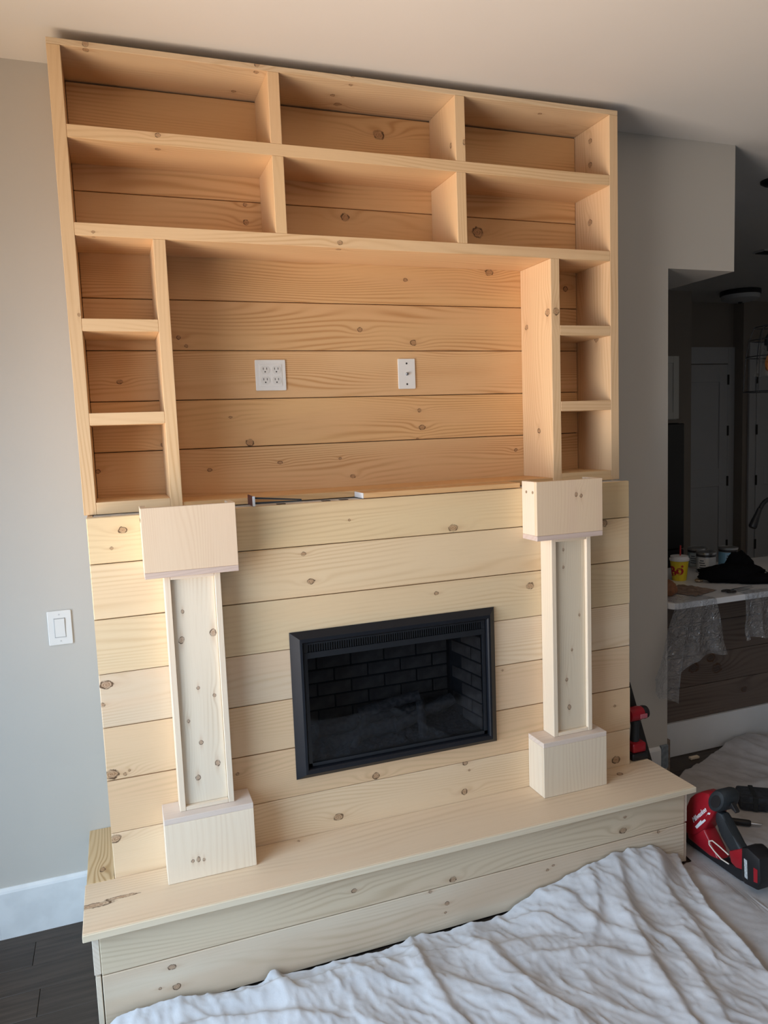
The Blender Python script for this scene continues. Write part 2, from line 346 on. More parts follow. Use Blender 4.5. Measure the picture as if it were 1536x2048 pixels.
# ------------------------------------------------------------------ bookcase (upper cabinet)
W_, T = 2.0825, .0394; YC, YB = -.259, -.0255; ZM, ZT = 1.527, 2.993
Z1, Z2 = 2.744, 2.450; U1, U2, D1, D2 = .6783, 1.3686, .2735, 1.8045; A1, A2 = 2.1544, 1.8553
bk = thing('bookcase', 'tall built-in pine bookcase with open cubbies above the fireplace wall', 'bookcase', (W_/2, YC/2, ZM))
SIDE = dict(light=(.80, .56, .325), dark=(.61, .365, .17))
box('side_panel', 0, T, YC, -.002, ZM, ZT-.019, pine('z', pickz(K_SH, 0, T, ZM, ZT, YC), **SIDE), bk)
box('side_panel', W_-T, W_, YC, -.002, ZM, ZT-.019, pine('z', [(a[1], 2.043+.83*a[0], a[2]) for a in ((-.126, 2.597, .0139), (-.132, 2.92, .0119), (-.13, 2.826, .0118), (-.165, 2.112, .0134))], **SIDE), bk)
box('top_panel', 0, W_, YC, -.002, ZT-.0185, ZT, pine('x', [(a, ZT-.0185+.83*b, r) for a, b, r in K_CEIL]), bk)
box('shelf', T+.0004, W_-T-.0004, YC, YB-.0005, Z1-T, Z1, pine('x', pickx(K_SH, 0, 3, Z1-T, Z1+.01, YC), **SIDE), bk)
box('shelf', T+.0004, W_-T-.0004, YC, YB-.0005, Z2-T, Z2, pine('x', pickx(K_SH, 0, 3, Z2-T, Z2, YC), **SIDE), bk)
for u in (U1, U2):
    for z0, z1 in ((Z1+.0004, ZT-.019), (Z2+.0004, Z1-T-.0004)):
        dx = 0 if z0 > 2.6 else (.002 if u == U1 else -.001)
        box('divider', u+dx, u+dx+T, YC, YB-.0005, z0, z1, pine('z', pickz(K_SH, u, u+T, z0, z1, YC), **SIDE), bk)
box('divider', D1, D1+T, YC, YB-.0005, ZM, Z2-T-.0004, pine('z', **SIDE), bk)
box('divider', D2-T, D2, YC, YB-.0005, ZM, Z2-T-.0004, pine('z', [(2.207, 1.765-.232*.83, .017), (2.172, 1.765-.07*.83, .012), (1.74, 1.765-.155*.83, .012)], **SIDE), bk)
for x0, x1 in ((T, D1), (D2, W_-T)):
    for z in (A1, A2): box('shelf', x0+.0004, x1-.0004, YC, YB-.0005, z-T, z, pine('x', **SIDE), bk)
    box('bottom_rail', x0+.0004, x1-.0004, YC, YB-.0005, ZM, ZM+T, pine('x', **SIDE), bk)
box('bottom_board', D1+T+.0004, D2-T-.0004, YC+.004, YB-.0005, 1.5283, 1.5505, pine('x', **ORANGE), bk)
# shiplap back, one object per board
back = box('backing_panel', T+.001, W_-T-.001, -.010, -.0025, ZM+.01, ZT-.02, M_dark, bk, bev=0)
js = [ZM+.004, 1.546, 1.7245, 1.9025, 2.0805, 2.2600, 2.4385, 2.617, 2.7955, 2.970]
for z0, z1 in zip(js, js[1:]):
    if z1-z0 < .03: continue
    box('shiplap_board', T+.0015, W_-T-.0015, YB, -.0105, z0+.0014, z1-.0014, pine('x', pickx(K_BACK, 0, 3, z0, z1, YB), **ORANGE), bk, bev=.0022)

# ------------------------------------------------------------------ fireplace surround (lower shiplap box)
XA, XB, YL, ZH, ZL = .009, 2.0525, -.361, .335, 1.528
FX0, FX1, FZ0, FZ1 = .630, 1.4255, .5505, 1.0816
sr = thing('fireplace_surround', 'waist-high pine shiplap chimney box around the black electric fireplace', 'fireplace surround', ((XA+XB)/2, YL/2, ZH))
LOW = dict(light=(.79, .60, .375), dark=(.61, .415, .225), grain=.5, heart=.5, heartcol=(.77, .54, .34))
ROWS = [(.79, .605, .36), (.79, .60, .37), (.79, .615, .385), (.77, .605, .42), (.77, .565, .37), (.78, .55, .345), (.77, .585, .39)]
jl = [ZL] + [1.3788 - .178*i for i in range(6)] + [ZH-.04]
HX0, HX1, HZ0, HZ1 = FX0+.03, FX1-.03, FZ0+.02, FZ1-.02
for i, (z1, z0) in enumerate(zip(jl, jl[1:])):
    # rows cut by the fireplace opening
    segs = []
    if z1 <= HZ0 or z0 >= HZ1: segs = [(XA, XB, z0, z1)]
    else:
        segs = [(XA, HX0, z0, z1), (HX1, XB, z0, z1)]
        if z1 > HZ1: segs.append((HX0, HX1, HZ1, z1))
        if z0 < HZ0: segs.append((HX0, HX1, z0, HZ0))
    kn = pickx(K_LOW, 0, 3, z0-.002, z1+.002, YL); LOW['light'] = ROWS[i]; LOW['heartcol'] = (ROWS[i][0]-.02, ROWS[i][1]-.06, ROWS[i][2]-.05); mat = pine('x', kn, **LOW)
    if len(segs) > 1:   # one notched board where the opening cuts into it
        if z1 > HZ1 or z0 < HZ0:
            if z1 > HZ1: poly = [(XA, z0), (HX0, z0), (HX0, HZ1), (HX1, HZ1), (HX1, z0), (XB, z0), (XB, z1), (XA, z1)]
            else: poly = [(XA, z0), (XB, z0), (XB, z1), (HX1, z1), (HX1, HZ0), (HX0, HZ0), (HX0, z1), (XA, z1)]
            g = .0014; poly = [(a, b + (g if abs(b-z0) < 1e-6 else -g if abs(b-z1) < 1e-6 else 0)) for a, b in poly]
            bm = bmesh.new(); prism(bm, [(a-1, b-1) for a, b in poly], YL, YL+.018, 'y'); link('shiplap_board', fin(bm, 'b'), mat, sr, (1, 0, 1))
        else:
            for s_ in segs:
                m2 = mat if s_[0] == XA else pine('x', kn, **LOW)
                box('shiplap_board', s_[0], s_[1], YL, YL+.018, z0+.0014, z1-.0014, m2, sr, bev=.0022)
    else: box('shiplap_board', XA, XB, YL, YL+.018, z0+.0014, z1-.0014, mat, sr, bev=.0022)
bm = bmesh.new()
for a in ((XA+.002, HX0-.02, ZH+.002, ZL-.02), (HX1+.02, XB-.002, ZH+.002, ZL-.02), (HX0-.02, HX1+.02, HZ1+.02, ZL-.02), (HX0-.02, HX1+.02, ZH+.002, HZ0-.02)):
    bbox(bm, a[0]-1, a[1]-1, YL+.019, YL+.032, a[2]-1, a[3]-1)
link('backing_panel', fin(bm, 'bp'), M_dark, sr, (1, 0, 1))
box('side_board', XA, XA+.018, YL+.033, -.003, ZH+.001, ZL-.004, pine('y', **LOW), sr); box('side_board', XB-.018, XB, YL+.033, -.003, ZH+.001, ZL-.004, pine('y', **LOW), sr)
box('top_plate', XA+.019, XB-.019, YL+.020, YL+.058, ZL-.046, ZL-.002, plain('stud_lumber', (.62, .60, .56), .8, var=.15, vs=30), sr)
box('drywall_strip', XA+.02, XB-.02, YL+.062, -.05, ZL-.022, ZL-.003, M_dry, sr)
box('mantel_filler_board', .925, 1.556, YL+.006, YC-.001, ZL+.001, ZL+.020, pine('x', **ORANGE), sr)
bm = bmesh.new(); bbox(bm, .9215, .9245, YL+.006, YC-.001, ZL+.001, ZL+.020); link('primed_end', fin(bm, 'pe'), M_white, sr, (0, 0, 0))['label'] = 'white primed end of the filler board'
for a in (.62, .78, .845): box('steel_tie', a, a+.03, YL+.028, YL+.05, ZL-.0019, ZL, M_grey, sr, bev=.0005)

# ------------------------------------------------------------------ hearth bench
YH, XH0, XH1, TH = -.634, -.082, 2.152, .022
HB0, HB1, YHB, ZJ = -.0395, 2.1273, -.596, .1714
hr = thing('hearth_bench', 'long low pine hearth bench with shiplap front below the surround', 'hearth', (1.03, -.45, 0))
HT = dict(light=(.74, .575, .40), dark=(.58, .41, .255), heart=.7, heartcol=(.74, .50, .33), freq=55, grain=.5)
box('lit_edge_strip', XH0, XH1, YH, YH+.0085, ZH-TH, ZH, pine('x', light=(.84, .72, .54), dark=(.70, .55, .36), heart=.1, grain=.4), hr, bev=.0018)  # light on the top board's front edge, painted as a paler strip
box('top_board', XH0, XH1, YH+.0087, -.3625, ZH-TH, ZH, pine('x', [(q[0], ZH+.83*q[1], *q[2:]) for q in K_TOP], **HT), hr, bev=.0018)
box('end_board', XH0+.004, XA-.001, -.362, -.001, ZH-TH, ZH, pine('y', [(-.29, -.03+.83*ZH, .012)], light=(.74, .55, .33), dark=(.50, .31, .14), grain=.95, freq=80), hr, bev=.0018)
box('end_board', XB+.001, XH1-.002, -.362, -.001, ZH-TH, ZH, pine('y', **HT), hr, bev=.0018)
FR = dict(light=(.74, .615, .455), dark=(.56, .425, .275), heart=.7, heartcol=(.68, .50, .35))
for z0, z1 in ((ZJ+.0015, ZH-TH-.0005), (.012, ZJ-.0015)):
    box('front_board', HB0, HB1, YHB, YHB+.018, z0, z1, pine('x', pickx(K_FRONT, -1, 3, z0, z1, YHB), grain=.6, freq=70, **FR), hr, bev=.002)
box('backing_panel', HB0+.002, HB1-.002, YHB+.0185, YHB+.03, .012, ZH-TH-.002, M_dark, hr, bev=0)
for a, b2 in ((HB0-.021, HB0-.0015), (HB1+.0015, HB1+.016)):
    box('side_board', a, b2, YHB+.004, -.002, ZJ+.004, ZH-TH-.0005, pine('y', **PALE), hr); box('side_board', a+.002, b2-(.002 if a < 0 else 0), YHB+.006, -.002, .006, ZJ-.004, pine('y', **PALE), hr)

# ------------------------------------------------------------------ pillars
def pillar(x_base, x_col, x_cap, label):
    p = thing('mantel_pillar', label, 'pillar', (x_base+.143, -.42, ZH), 'mantel pillars')
    yb, yc, yk, y1 = -.4747, -.4665, -.4404, YL-.001; wb, wc, wk = .2854, .2891, .1753; zb, zc0, zc1 = ZH+.22, 1.334, 1.555; t = .019; z0 = ZH+.0008
    kb = lambda a, b, y: pickz(K_BASE, x_base, x_base+wb, a, b, y)
    box('base_front', x_base, x_base+wb, yb, yb+t, z0, zb-t-.0003, pine('z', kb(z0, zb, yb), **PALE), p)
    for a in (x_base, x_base+wb-t): box('base_side', a, a+t, yb+t+.0003, y1, z0, zb-t-.0003, pine('z', **PALE), p)
    box('base_top', x_base, x_base+wb, yb, y1, zb-t, zb, pine('x', light=(.75, .63, .54), dark=(.58, .46, .39), heart=.2), p)
    # column: two side boards, recessed panel, cross strips
    for a in (x_col, x_col+wk-t): box('column_side', a, a+t, yk, y1, zb+.0005, zc0-.0005, pine('z', **PALE), p)
    box('column_panel', x_col+t+.0005, x_col+wk-t-.0005, yk+.0145, yk+.030, zb+.014, zc0-.014, pine('z', pickz(K_COL, x_col, x_col+wk, zb, zc0, yk+.0145), **GREYP), p)
    for a in (zb+.0005, zc0-.0135): box('cross_strip', x_col+t+.0005, x_col+wk-t-.0005, yk+.0005, yk+.03, a, a+.013, pine('x', **PALE), p)
    # cap: open-topped box on a bottom plate
    box('cap_front', x_cap, x_cap+wc, yc, yc+t, zc0+t+.0003, zc1, pine('z', kb(zc0, zc1, yc), light=(.80, .63, .46), dark=(.66, .46, .30), heart=.4, heartcol=(.76, .56, .42), freq=100, grain=.3), p)
    for a in (x_cap, x_cap+wc-t):
        s_ = box('cap_side', a, a+t, yc+t+.0003, y1, zc0+t+.0003, zc1, pine('z', **PALE), p)
        if a == x_cap:
            for yy in (-.44, -.395):
                part('screw_plug', lambda bm: lathe(bm, [(.0055, 0), (.0055, -.0012), (.004, -.0014)], 12, 'x'), plain('plug', (.35, .24, .15), .7), s_, (a, yy, zc1-.04))
    box('cap_bottom', x_cap, x_cap+wc, yc, y1, zc0, zc0+t, pine('x', light=(.63, .50, .43), dark=(.50, .38, .32), heart=.2), p)
    return p
pillar(.1718, .2253, .1679, 'pine mantel pillar standing left of the fireplace nearer the light switch')
pillar(1.567, 1.6357, 1.5584, 'pine mantel pillar standing right of the fireplace nearer the kitchen')

# ------------------------------------------------------------------ electric fireplace insert
fp = thing('electric_fireplace', 'black framed electric fireplace insert with glass front and dark logs', 'fireplace', ((FX0+FX1)/2, YL, FZ0))
def mitred(bm, loops):
    rs = []
    for ix, iz, y in loops:
        rs.append([bm.verts.new((a, y, b)) for a, b in ((FX0+ix, FZ0+iz), (FX1-ix, FZ0+iz), (FX1-ix, FZ1-iz), (FX0+ix, FZ1-iz))])
    for A, B in zip(rs, rs[1:]):
        for i in range(4): bm.faces.new((A[i], A[(i+1) % 4], B[(i+1) % 4], B[i]))
M_frame = plain('black_powder_coat', (.007, .009, .014), .5, var=.06, spec=.3)
part('frame', lambda bm: mitred(bm, [(.0005, .0005, YL-.0005), (.0, .0, YL-.004), (.030, .022, YL-.030), (.038, .034, YL-.031), (.042, .038, YL-.026), (.046, .042, YL+.03)]), M_frame, fp, (0, 0, 0))
ix0, ix1, iz0, iz1 = FX0+.046, FX1-.046, FZ0+.042, FZ1-.042
part('inner_frame', lambda bm: (bbox(bm, ix0, ix0+.012, YL-.014, YL-.004, iz0, iz1), bbox(bm, ix1-.012, ix1, YL-.014, YL-.004, iz0, iz1), bbox(bm, ix0, ix1, YL-.014, YL-.004, iz0, iz0+.012), bbox(bm, ix0, ix1, YL-.016, YL-.002, iz1-.055, iz1-.034), bbox(bm, ix0, ix1, YL-.016, YL-.002, iz1-.006, iz1)), M_black, fp, (0, 0, 0))
def fins(bm):
    n = 78
    for i in range(n):
        a = ix0+.014 + (ix1-ix0-.028)*i/(n-1); bbox(bm, a-.0016, a+.0016, YL-.013, YL-.004, iz1-.033, iz1-.007)
g = part('vent_fins', fins, M_black, fp, (0, 0, 0)); g['kind'] = 'stuff'
box('vent_back', ix0, ix1, YL-.003, YL+.002, iz1-.034, iz1-.006, M_slot, fp, bev=0)
# firebox shell, tapered; bricks stand proud of the mortar
BX0, BX1, YBK = ix0+.035, ix1-.035, -.125; YF0 = YL+.02
M_mort = plain('firebox_mortar', (.022, .021, .021), .9, var=.2, vs=40)
M_brick = plain('firebox_brick', (.105, .086, .070), .85, var=.35, vs=16, bump=.3, bs=120)
def shell(bm):
    a = [bm.verts.new(v) for v in ((ix0, YL, iz0), (ix1, YL, iz0), (ix1, YL, iz1-.03), (ix0, YL, iz1-.03))]
    b = [bm.verts.new(v) for v in ((BX0, YBK, iz0), (BX1, YBK, iz0), (BX1, YBK, iz1-.03), (BX0, YBK, iz1-.03))]
    for i in range(4): bm.faces.new((a[i], a[(i+1) % 4], b[(i+1) % 4], b[i]))
    bm.faces.new(b)
part('firebox', shell, M_mort, fp, (0, 0, 0))
bw, bh, gp = .138, .0535, .0065
bm0 = bmesh.new(); bbox(bm0, -bw/2+gp/2, bw/2-gp/2, -.006, 0, -bh/2+gp/2, bh/2-gp/2, .002); bmA = fin(bm0, 'brick')
bm0 = bmesh.new(); bbox(bm0, -bw/4+gp/2, bw/4-gp/2, -.006, 0, -bh/2+gp/2, bh/2-gp/2, .002); bmB = fin(bm0, 'brick_half')
def brick(me, loc, rz):
    o = link('brick', me, M_brick, fp, loc); o.rotation_euler = (0, 0, rz); return o
nrow = int((iz1-.03-iz0)/bh)
for r in range(nrow):
    z = iz0 + bh*(r+.5); x = BX0 + (bw/2 if r % 2 else 0)
    if r % 2: brick(bmB, (BX0+bw/4, YBK-.0005, z), 0)
    while x + bw <= BX1 + .001: brick(bmA, (x+bw/2, YBK-.0005, z), 0); x += bw
    if BX1 - x > bw*.45: brick(bmB, (x+bw/4, YBK-.0005, z), 0)
    for sgn, xf, xb in ((1, ix1, BX1), (-1, ix0, BX0)):
        dirv = Vector((xb-xf, YBK-YL, 0)); Ls = dirv.length; dirv /= Ls
        # brick local -y must face inward
        rz = math.atan2(dirv.y, dirv.x) + (0 if sgn < 0 else math.pi)
        if sgn > 0: rz = math.atan2(-dirv.y, -dirv.x)
        s_ = .012 + (bw/2 if r % 2 else 0)
        if r % 2: 
            q = Vector((xf, YL, z)) + dirv*(.012+bw/4); brick(bmB, q, rz)
        while s_ + bw <= Ls + .03: q = Vector((xf, YL, z)) + dirv*(s_+bw/2); brick(bmA, q, rz); s_ += bw
M_ember = plain('ember_bed', (.028, .028, .031), .8, var=.7, vs=90, bump=1, bs=90)
def embers(bm):
    nx, ny = 60, 16; V_ = []
    for j in range(ny):
        for i in range(nx):
            t = j/(ny-1); x = ix0+.02+(ix1-ix0-.04)*i/(nx-1); yy = YL+.015+(YBK-YL-.03)*t
            V_.append(bm.verts.new((x, yy, iz0+.010+.012*t+.012*noise.noise(Vector((x*40, yy*40, 1))))))
    for j in range(ny-1):
        for i in range(nx-1): bm.faces.new((V_[j*nx+i], V_[j*nx+i+1], V_[(j+1)*nx+i+1], V_[(j+1)*nx+i]))
g = part('ember_bed', embers, M_ember, fp, (0, 0, 0)); g['kind'] = 'stuff'
M_log = plain('charred_log', (.060, .054, .050), .85, var=.35, vs=70, bump=1, bs=60)
for a, b2, r0 in (((.76, -.17, .640), (1.30, -.165, .655), .032), ((.78, -.275, .615), (1.06, -.235, .640), .026), ((1.04, -.255, .630), (1.31, -.21, .690), .024), ((.92, -.20, .690), (1.16, -.235, .735), .021), ((1.14, -.315, .590), (1.17, -.21, .715), .017), ((.86, -.31, .592), (.96, -.19, .690), .016)):
    def lg(bm, a=a, b2=b2, r0=r0):
        n = 14; A, B = Vector(a), Vector(b2)
        tube(bm, [A.lerp(B, i/n) + Vector((0, .006*noise.noise(Vector((i*.6, r0*99, 0))), .008*noise.noise(Vector((i*.6, 4, r0*99))))) for i in range(n+1)], [r0*(1+.18*noise.noise(Vector((i*.7, r0*50, 2)))) for i in range(n+1)], 10)
    part('log', lg, M_log, fp, (0, 0, 0), smooth=True)
M_fglass = bpy.data.materials.new('fireplace_glass'); M_fglass.use_nodes = True
k = NT(M_fglass.node_tree); tr = k.node('ShaderNodeBsdfTransparent'); tr.inputs[0].default_value = (.72, .75, .80, 1); gl = k.node('ShaderNodeBsdfGlossy'); gl.inputs['Roughness'].default_value = .03
ms = k.node('ShaderNodeMixShader'); lw = k.node('ShaderNodeLayerWeight'); lw.inputs[0].default_value = .25
k.put(ms.inputs[0], k.m('MULTIPLY', k.m('ADD', lw.outputs['Fresnel'], .02), .55)); k.l.new(tr.outputs[0], ms.inputs[1]); k.l.new(gl.outputs[0], ms.inputs[2]); k.l.new(ms.outputs[0], k.n['Material Output'].inputs[0])
box('glass_pane', ix0+.010, ix1-.010, YL-.010, YL-.007, iz0+.010, iz1-.05, M_fglass, fp, bev=0)

# ------------------------------------------------------------------ wall plates
def rrect(w2, h2, r, n=4):
    P_ = []
    for cx, cz, a0 in ((w2-r, h2-r, 0), (-w2+r, h2-r, 90), (-w2+r, -h2+r, 180), (w2-r, -h2+r, 270)):
        for i in range(n+1):
            a = math.radians(a0+90*i/n); P_.append((cx+r*math.cos(a), cz+r*math.sin(a)))
    return P_
def plate(t, w2, h2, y):
    return part('plate', lambda bm: prism(bm, rrect(w2, h2, .004), -.006, 0, 'y', .002), M_plate, t)
cx, cz = .683, 1.989
t = thing('wall_outlet', 'white four-socket outlet plate on the shiplap niche', 'outlet', (cx, YB-.0005, cz)); plate(t, .058, .0572, 0)
part('inset', lambda bm: prism(bm, rrect(.043, .041, .003), -.0075, -.006, 'y', .0005), M_plate, t)
for dx in (-.0215, .0215):
    for dz in (-.0195, .0195):
        c = (cx+dx, YB, cz+dz)
        def socket(bm):
            P_ = []
            for i in range(24):
                a = 2*math.pi*i/24; P_.append((.0172*math.cos(a), max(-.0142, min(.0142, .0172*math.sin(a)))))
            prism(bm, P_, -.0095, -.0075, 'y')
        s_ = part('socket', socket, plain('socket_face', (.74, .73, .70), .3), t, c)
        for q in (-.0065, .0065): part('slot', lambda bm, q=q: bbox(bm, q-.0011, q+.0011, -.0099, -.0094, .0005, .0085), M_slot, s_, c)
        part('ground_hole', lambda bm: lathe(bm, [(.0026, -.0099), (.0026, -.0094)], 10, 'y', (0, 0, -.007)), M_slot, s_, c)
cx, cz = 1.235, 1.989
t = thing('coax_plate', 'white single cable jack plate on the shiplap niche', 'wall plate', (cx, YB-.0005, cz)); plate(t, .037, .0597, 0)
part('coax_jack', lambda bm: (lathe(bm, [(.0065, -.006), (.0065, -.009), (.0045, -.0095), (.0045, -.016)], 12, 'y')), M_steel, t)
for dz in (-.041, .041): part('screw_hole', lambda bm: lathe(bm, [(.0038, -.0064), (.0038, -.0058)], 12, 'y'), M_slot, t, (cx, YB-.0005, cz+dz))
cx, cz = -.119, 1.110
t = thing('light_switch', 'white rocker light switch on the greige wall beside the surround', 'light switch', (cx, -.0005, cz)); plate(t, .0397, .062, 0)
part('rocker', lambda bm: prism(bm, [(-.006, -.033), (-.0075, -.033), (-.011, .033), (-.006, .033)], -.0165, .0165, 'x'), M_plate, t)
part('rocker_bezel', lambda bm: (bbox(bm, -.0185, -.017, -.0072, -.006, -.035, .035), bbox(bm, .017, .0185, -.0072, -.006, -.035, .035), bbox(bm, -.0185, .0185, -.0072, -.006, .0335, .035), bbox(bm, -.0185, .0185, -.0072, -.006, -.035, -.0335)), plain('bezel_grey', (.45, .45, .45), .5), t)  # mid-grey rim around the rocker
for dz in (-.048, .048): part('screw', lambda bm: lathe(bm, [(.003, -.0066), (.003, -.0058)], 10, 'y'), plain('screw_paint', (.62, .62, .6), .4), t, (cx, -.0005, cz+dz))

# maroon bracket on the open ledge
t = thing('maroon_bracket', 'small maroon faced bracket with dark prongs on the open ledge', 'bracket', (.535, -.31, ZL))
part('face_plate', lambda bm: bbox(bm, -.004, 0, -.050, .045, .0005, .034), plain('maroon_paint', (.075, .012, .022), .45), t)
part('white_edge', lambda bm: bbox(bm, -.0045, .004, -.0535, -.0503, .0005, .034), M_white, t)
for q in (.024, .007): part('prong', lambda bm, q=q: prism(bm, [(0.0045, q), (.0045, q+.006), (.165, .010+(q-.007)*.25), (.165, .006+(q-.007)*.25)], -.047, -.040, 'y'), M_grey, t)

# ------------------------------------------------------------------ drop cloths
def interp(P_, x):
    if x <= P_[0][0]: return P_[0][1]
    for (a, b), (c, d_) in zip(P_, P_[1:]):
        if x <= c: return b + (d_-b)*(x-a)/(c-a)
    return P_[-1][1]
def segd(p, L):
    best = 9; sd = 0; tt = 0; n = len(L)-1
    for i in range(n):
        ax, ay = L[i]; bx, by = L[i+1]; dx, dy = bx-ax, by-ay
        t_ = max(0, min(1, ((p[0]-ax)*dx+(p[1]-ay)*dy)/(dx*dx+dy*dy))); qx, qy = p[0]-ax-t_*dx, p[1]-ay-t_*dy
        d_ = math.hypot(qx, qy)
        if d_ < best: best = d_; sd = 1 if dx*qy-dy*qx > 0 else -1; tt = (i+t_)/n
    return best, sd, tt
FOLDS = [([(1.161, -.734), (1.174, -.826), (1.206, -.959), (1.291, -1.151), (1.36, -1.4)], .016, .045), ([(1.679, -.823), (1.642, -.985), (1.61, -1.07), (1.569, -1.266), (1.5, -1.5)], .014, .032),
 ([(1.12, -.72), (1.208, -.763), (1.32, -.769), (1.416, -.804)], .012, .040), ([(.941, -.606), (.931, -.809), (.956, -1.012)], .016, .030), ([(.453, -.668), (.526, -.732), (.689, -.732), (.898, -.722)], .014, .050),
 ([(-.02, -.60), (.163, -.61), (.444, -.675), (.739, -.68), (.931, -.685)], .022, .045), ([(.99, -.834), (1.105, -.951), (1.185, -1.107)], .014, .035), ([(1.534, -.655), (1.567, -.79), (1.637, -.876)], .014, .03),
 ([(1.79, -.61), (1.713, -.793), (1.707, -.906)], .022, .045), ([(2.0, -.61), (1.907, -.718), (1.885, -.896), (1.837, -1.041)], .018, .05), ([(1.454, -.682), (1.552, -.783)], .010, .03),
 ([(.155, -.72), (.258, -.726), (.403, -.765), (.6, -.84)], .018, .035), ([(1.282, -.833), (1.507, -.902), (1.611, -1.022)], .010, .035), ([(.45, -.63), (.47, -.60), (.50, -.66)], .022, .03), ([(1.66, -.64), (1.62, -.74), (1.50, -.86)], .012, .03), ([(1.35, -.66), (1.42, -.70), (1.47, -.78)], .012, .025), ([(1.75, -.95), (1.72, -1.1), (1.68, -1.25)], .012, .03)]
HUMP = [(1.30, 0), (1.379, .02), (1.485, .052), (1.615, .076), (1.726, .098), (1.852, .108), (1.958, .080), (2.06, .035), (2.2, .0)]
def cloth_h(x, y, sd=0, am=1):
    wx = x + .03*noise.noise(Vector((x*4, y*4, 9+sd))); wy = y + .03*noise.noise(Vector((x*4, y*4, 19+sd)))
    h = .006
    for f1, a in ((4, .010), (9, .006), (19, .0028)):
        r = 1-abs(noise.noise(Vector((wx*f1*1.1+wy*f1*.5, wy*f1*.45-wx*f1*.2, sd+f1))))*2
        h += am*a*max(0, r)**2
    cr = 1-abs(noise.noise(Vector((wx*26+wy*9, wy*11-wx*6, sd+77))))*2.2
    h += am*.0032*max(0, cr)**4 + am*.0011*noise.noise(Vector((x*70, y*55, sd)))
    return h
def cloth1_h(x, y):
    h = cloth_h(x, y)
    for L, a, w2 in FOLDS:
        d_, s_, t_ = segd((x, y), L)
        if d_ < w2*3:
            e = d_/w2*(1.9 if s_ > 0 else .75); h += 1.25*a*math.exp(-e*e)*(.35+.65*math.sin(math.pi*min(1, max(0, .12+.8*t_))))
    hp = interp(HUMP, x)
    if hp > 0:
        q = (y+.602)/.13; h += hp*math.exp(-q*q)*(1+.12*noise.noise(Vector((x*14, y*6, 3))))
    return h
M_cloth = bpy.data.materials.new('white_canvas'); M_cloth.use_nodes = True
def cloth_mat(mt, col, col2):
    k = NT(mt.node_tree); b = k.n['Principled BSDF']; b.inputs['Roughness'].default_value = .9; b.inputs['Specular IOR Level'].default_value = .1
    geo = k.node('ShaderNodeNewGeometry').outputs['Position']
    n_ = k.noise(geo, 9, 4, .6); weave = k.noise(geo, 700, 1); smudge = k.noise(geo, 30, 3, .65)
    c1 = k.mix(k.ss(n_, .35, .7), col, col2); c1 = k.mix(k.m('MULTIPLY', k.ss(smudge, .60, .80), .35), c1, tuple(v*.75 for v in col2[:3])+(1,))
    k.put(b.inputs['Base Color'], c1)
    bp = k.node('ShaderNodeBump'); bp.inputs['Strength'].default_value = .25; bp.inputs['Distance'].default_value = .004
    k.put(bp.inputs['Height'], k.m('ADD', k.noise(geo, 45, 4, .65), k.m('MULTIPLY', weave, .15))); k.l.new(bp.outputs[0], b.inputs['Normal'])
cloth_mat(M_cloth, (.60, .60, .62, 1), (.53, .53, .55, 1))
EDGE = [(-.12, -.64), (-.036, -.625), (.008, -.612), (.307, -.613), (.441, -.615), (.50, -.606), (.559, -.612), (.725, -.618), (.902, -.62), (.985, -.606), (1.206, -.624), (1.289, -.614), (1.40, -.604), (2.1, -.602)]
SEAM = [(-2.4, 1.62), (-1.6, 1.80), (-1.135, 1.945), (-1.004, 1.972), (-.89, 1.984), (-.778, 2.031), (-.656, 2.063), (-.60, 2.09)]
def sheet(nx, ny, fn, thick=.0025):
    V_ = [fn(i/(nx-1), j/(ny-1)) for j in range(ny) for i in range(nx)]
    F_ = [(j*nx+i, j*nx+i+1, (j+1)*nx+i+1, (j+1)*nx+i) for j in range(ny-1) for i in range(nx-1)]
    n0 = len(V_); V_ += [(a, b, c-thick) for a, b, c in V_]
    F_ += [(a+n0, d_+n0, c+n0, b+n0) for a, b, c, d_ in F_]
    rim = [(0, i) for i in range(nx)] + [(j, nx-1) for j in range(1, ny)] + [(ny-1, i) for i in range(nx-2, -1, -1)] + [(j, 0) for j in range(ny-2, 0, -1)]
    ids = [j*nx+i for j, i in rim]
    F_ += [(a, b, b+n0, a+n0) for a, b in zip(ids, ids[1:]+ids[:1])]
    me = bpy.data.meshes.new('sheet'); me.from_pydata(V_, [], F_); me.update()
    bm = bmesh.new(); bm.from_mesh(me); bmesh.ops.recalc_face_normals(bm, faces=bm.faces); bm.to_mesh(me); bm.free()
    return me
def c1(s, t):
    tt = t**1.35
    yb = -2.2
    x0 = -.05 + .02*math.sin(t*9) + .10*t
    y_ = -.60*(1-tt) + yb*tt; xr = interp(SEAM, y_)
    x = x0*(1-s) + xr*s
    ye = interp(EDGE, x) + .006*noise.noise(Vector((x*30, 0, 2))); y = ye*(1-tt) + yb*tt
    h = cloth1_h(x, y) + .003
    h += .010*math.exp(-((s-1)/.012)**2) + .006*math.exp(-(t/.02)**2)
    return (x, y, h)
t = link('drop_cloth', sheet(300, 230, c1), M_cloth, None, (0, 0, 0), smooth=True); tag(t, 'rumpled white canvas drop cloth spread along the hearth front', 'drop cloth')
EDGE2 = [(1.8, -.615), (2.13, -.612), (2.165, -.60), (2.20, -.30), (2.5, -.09), (2.66, .01), (3.08, .16), (3.24, .185), (3.29, .09), (3.6, .0), (4.4, -.1)]
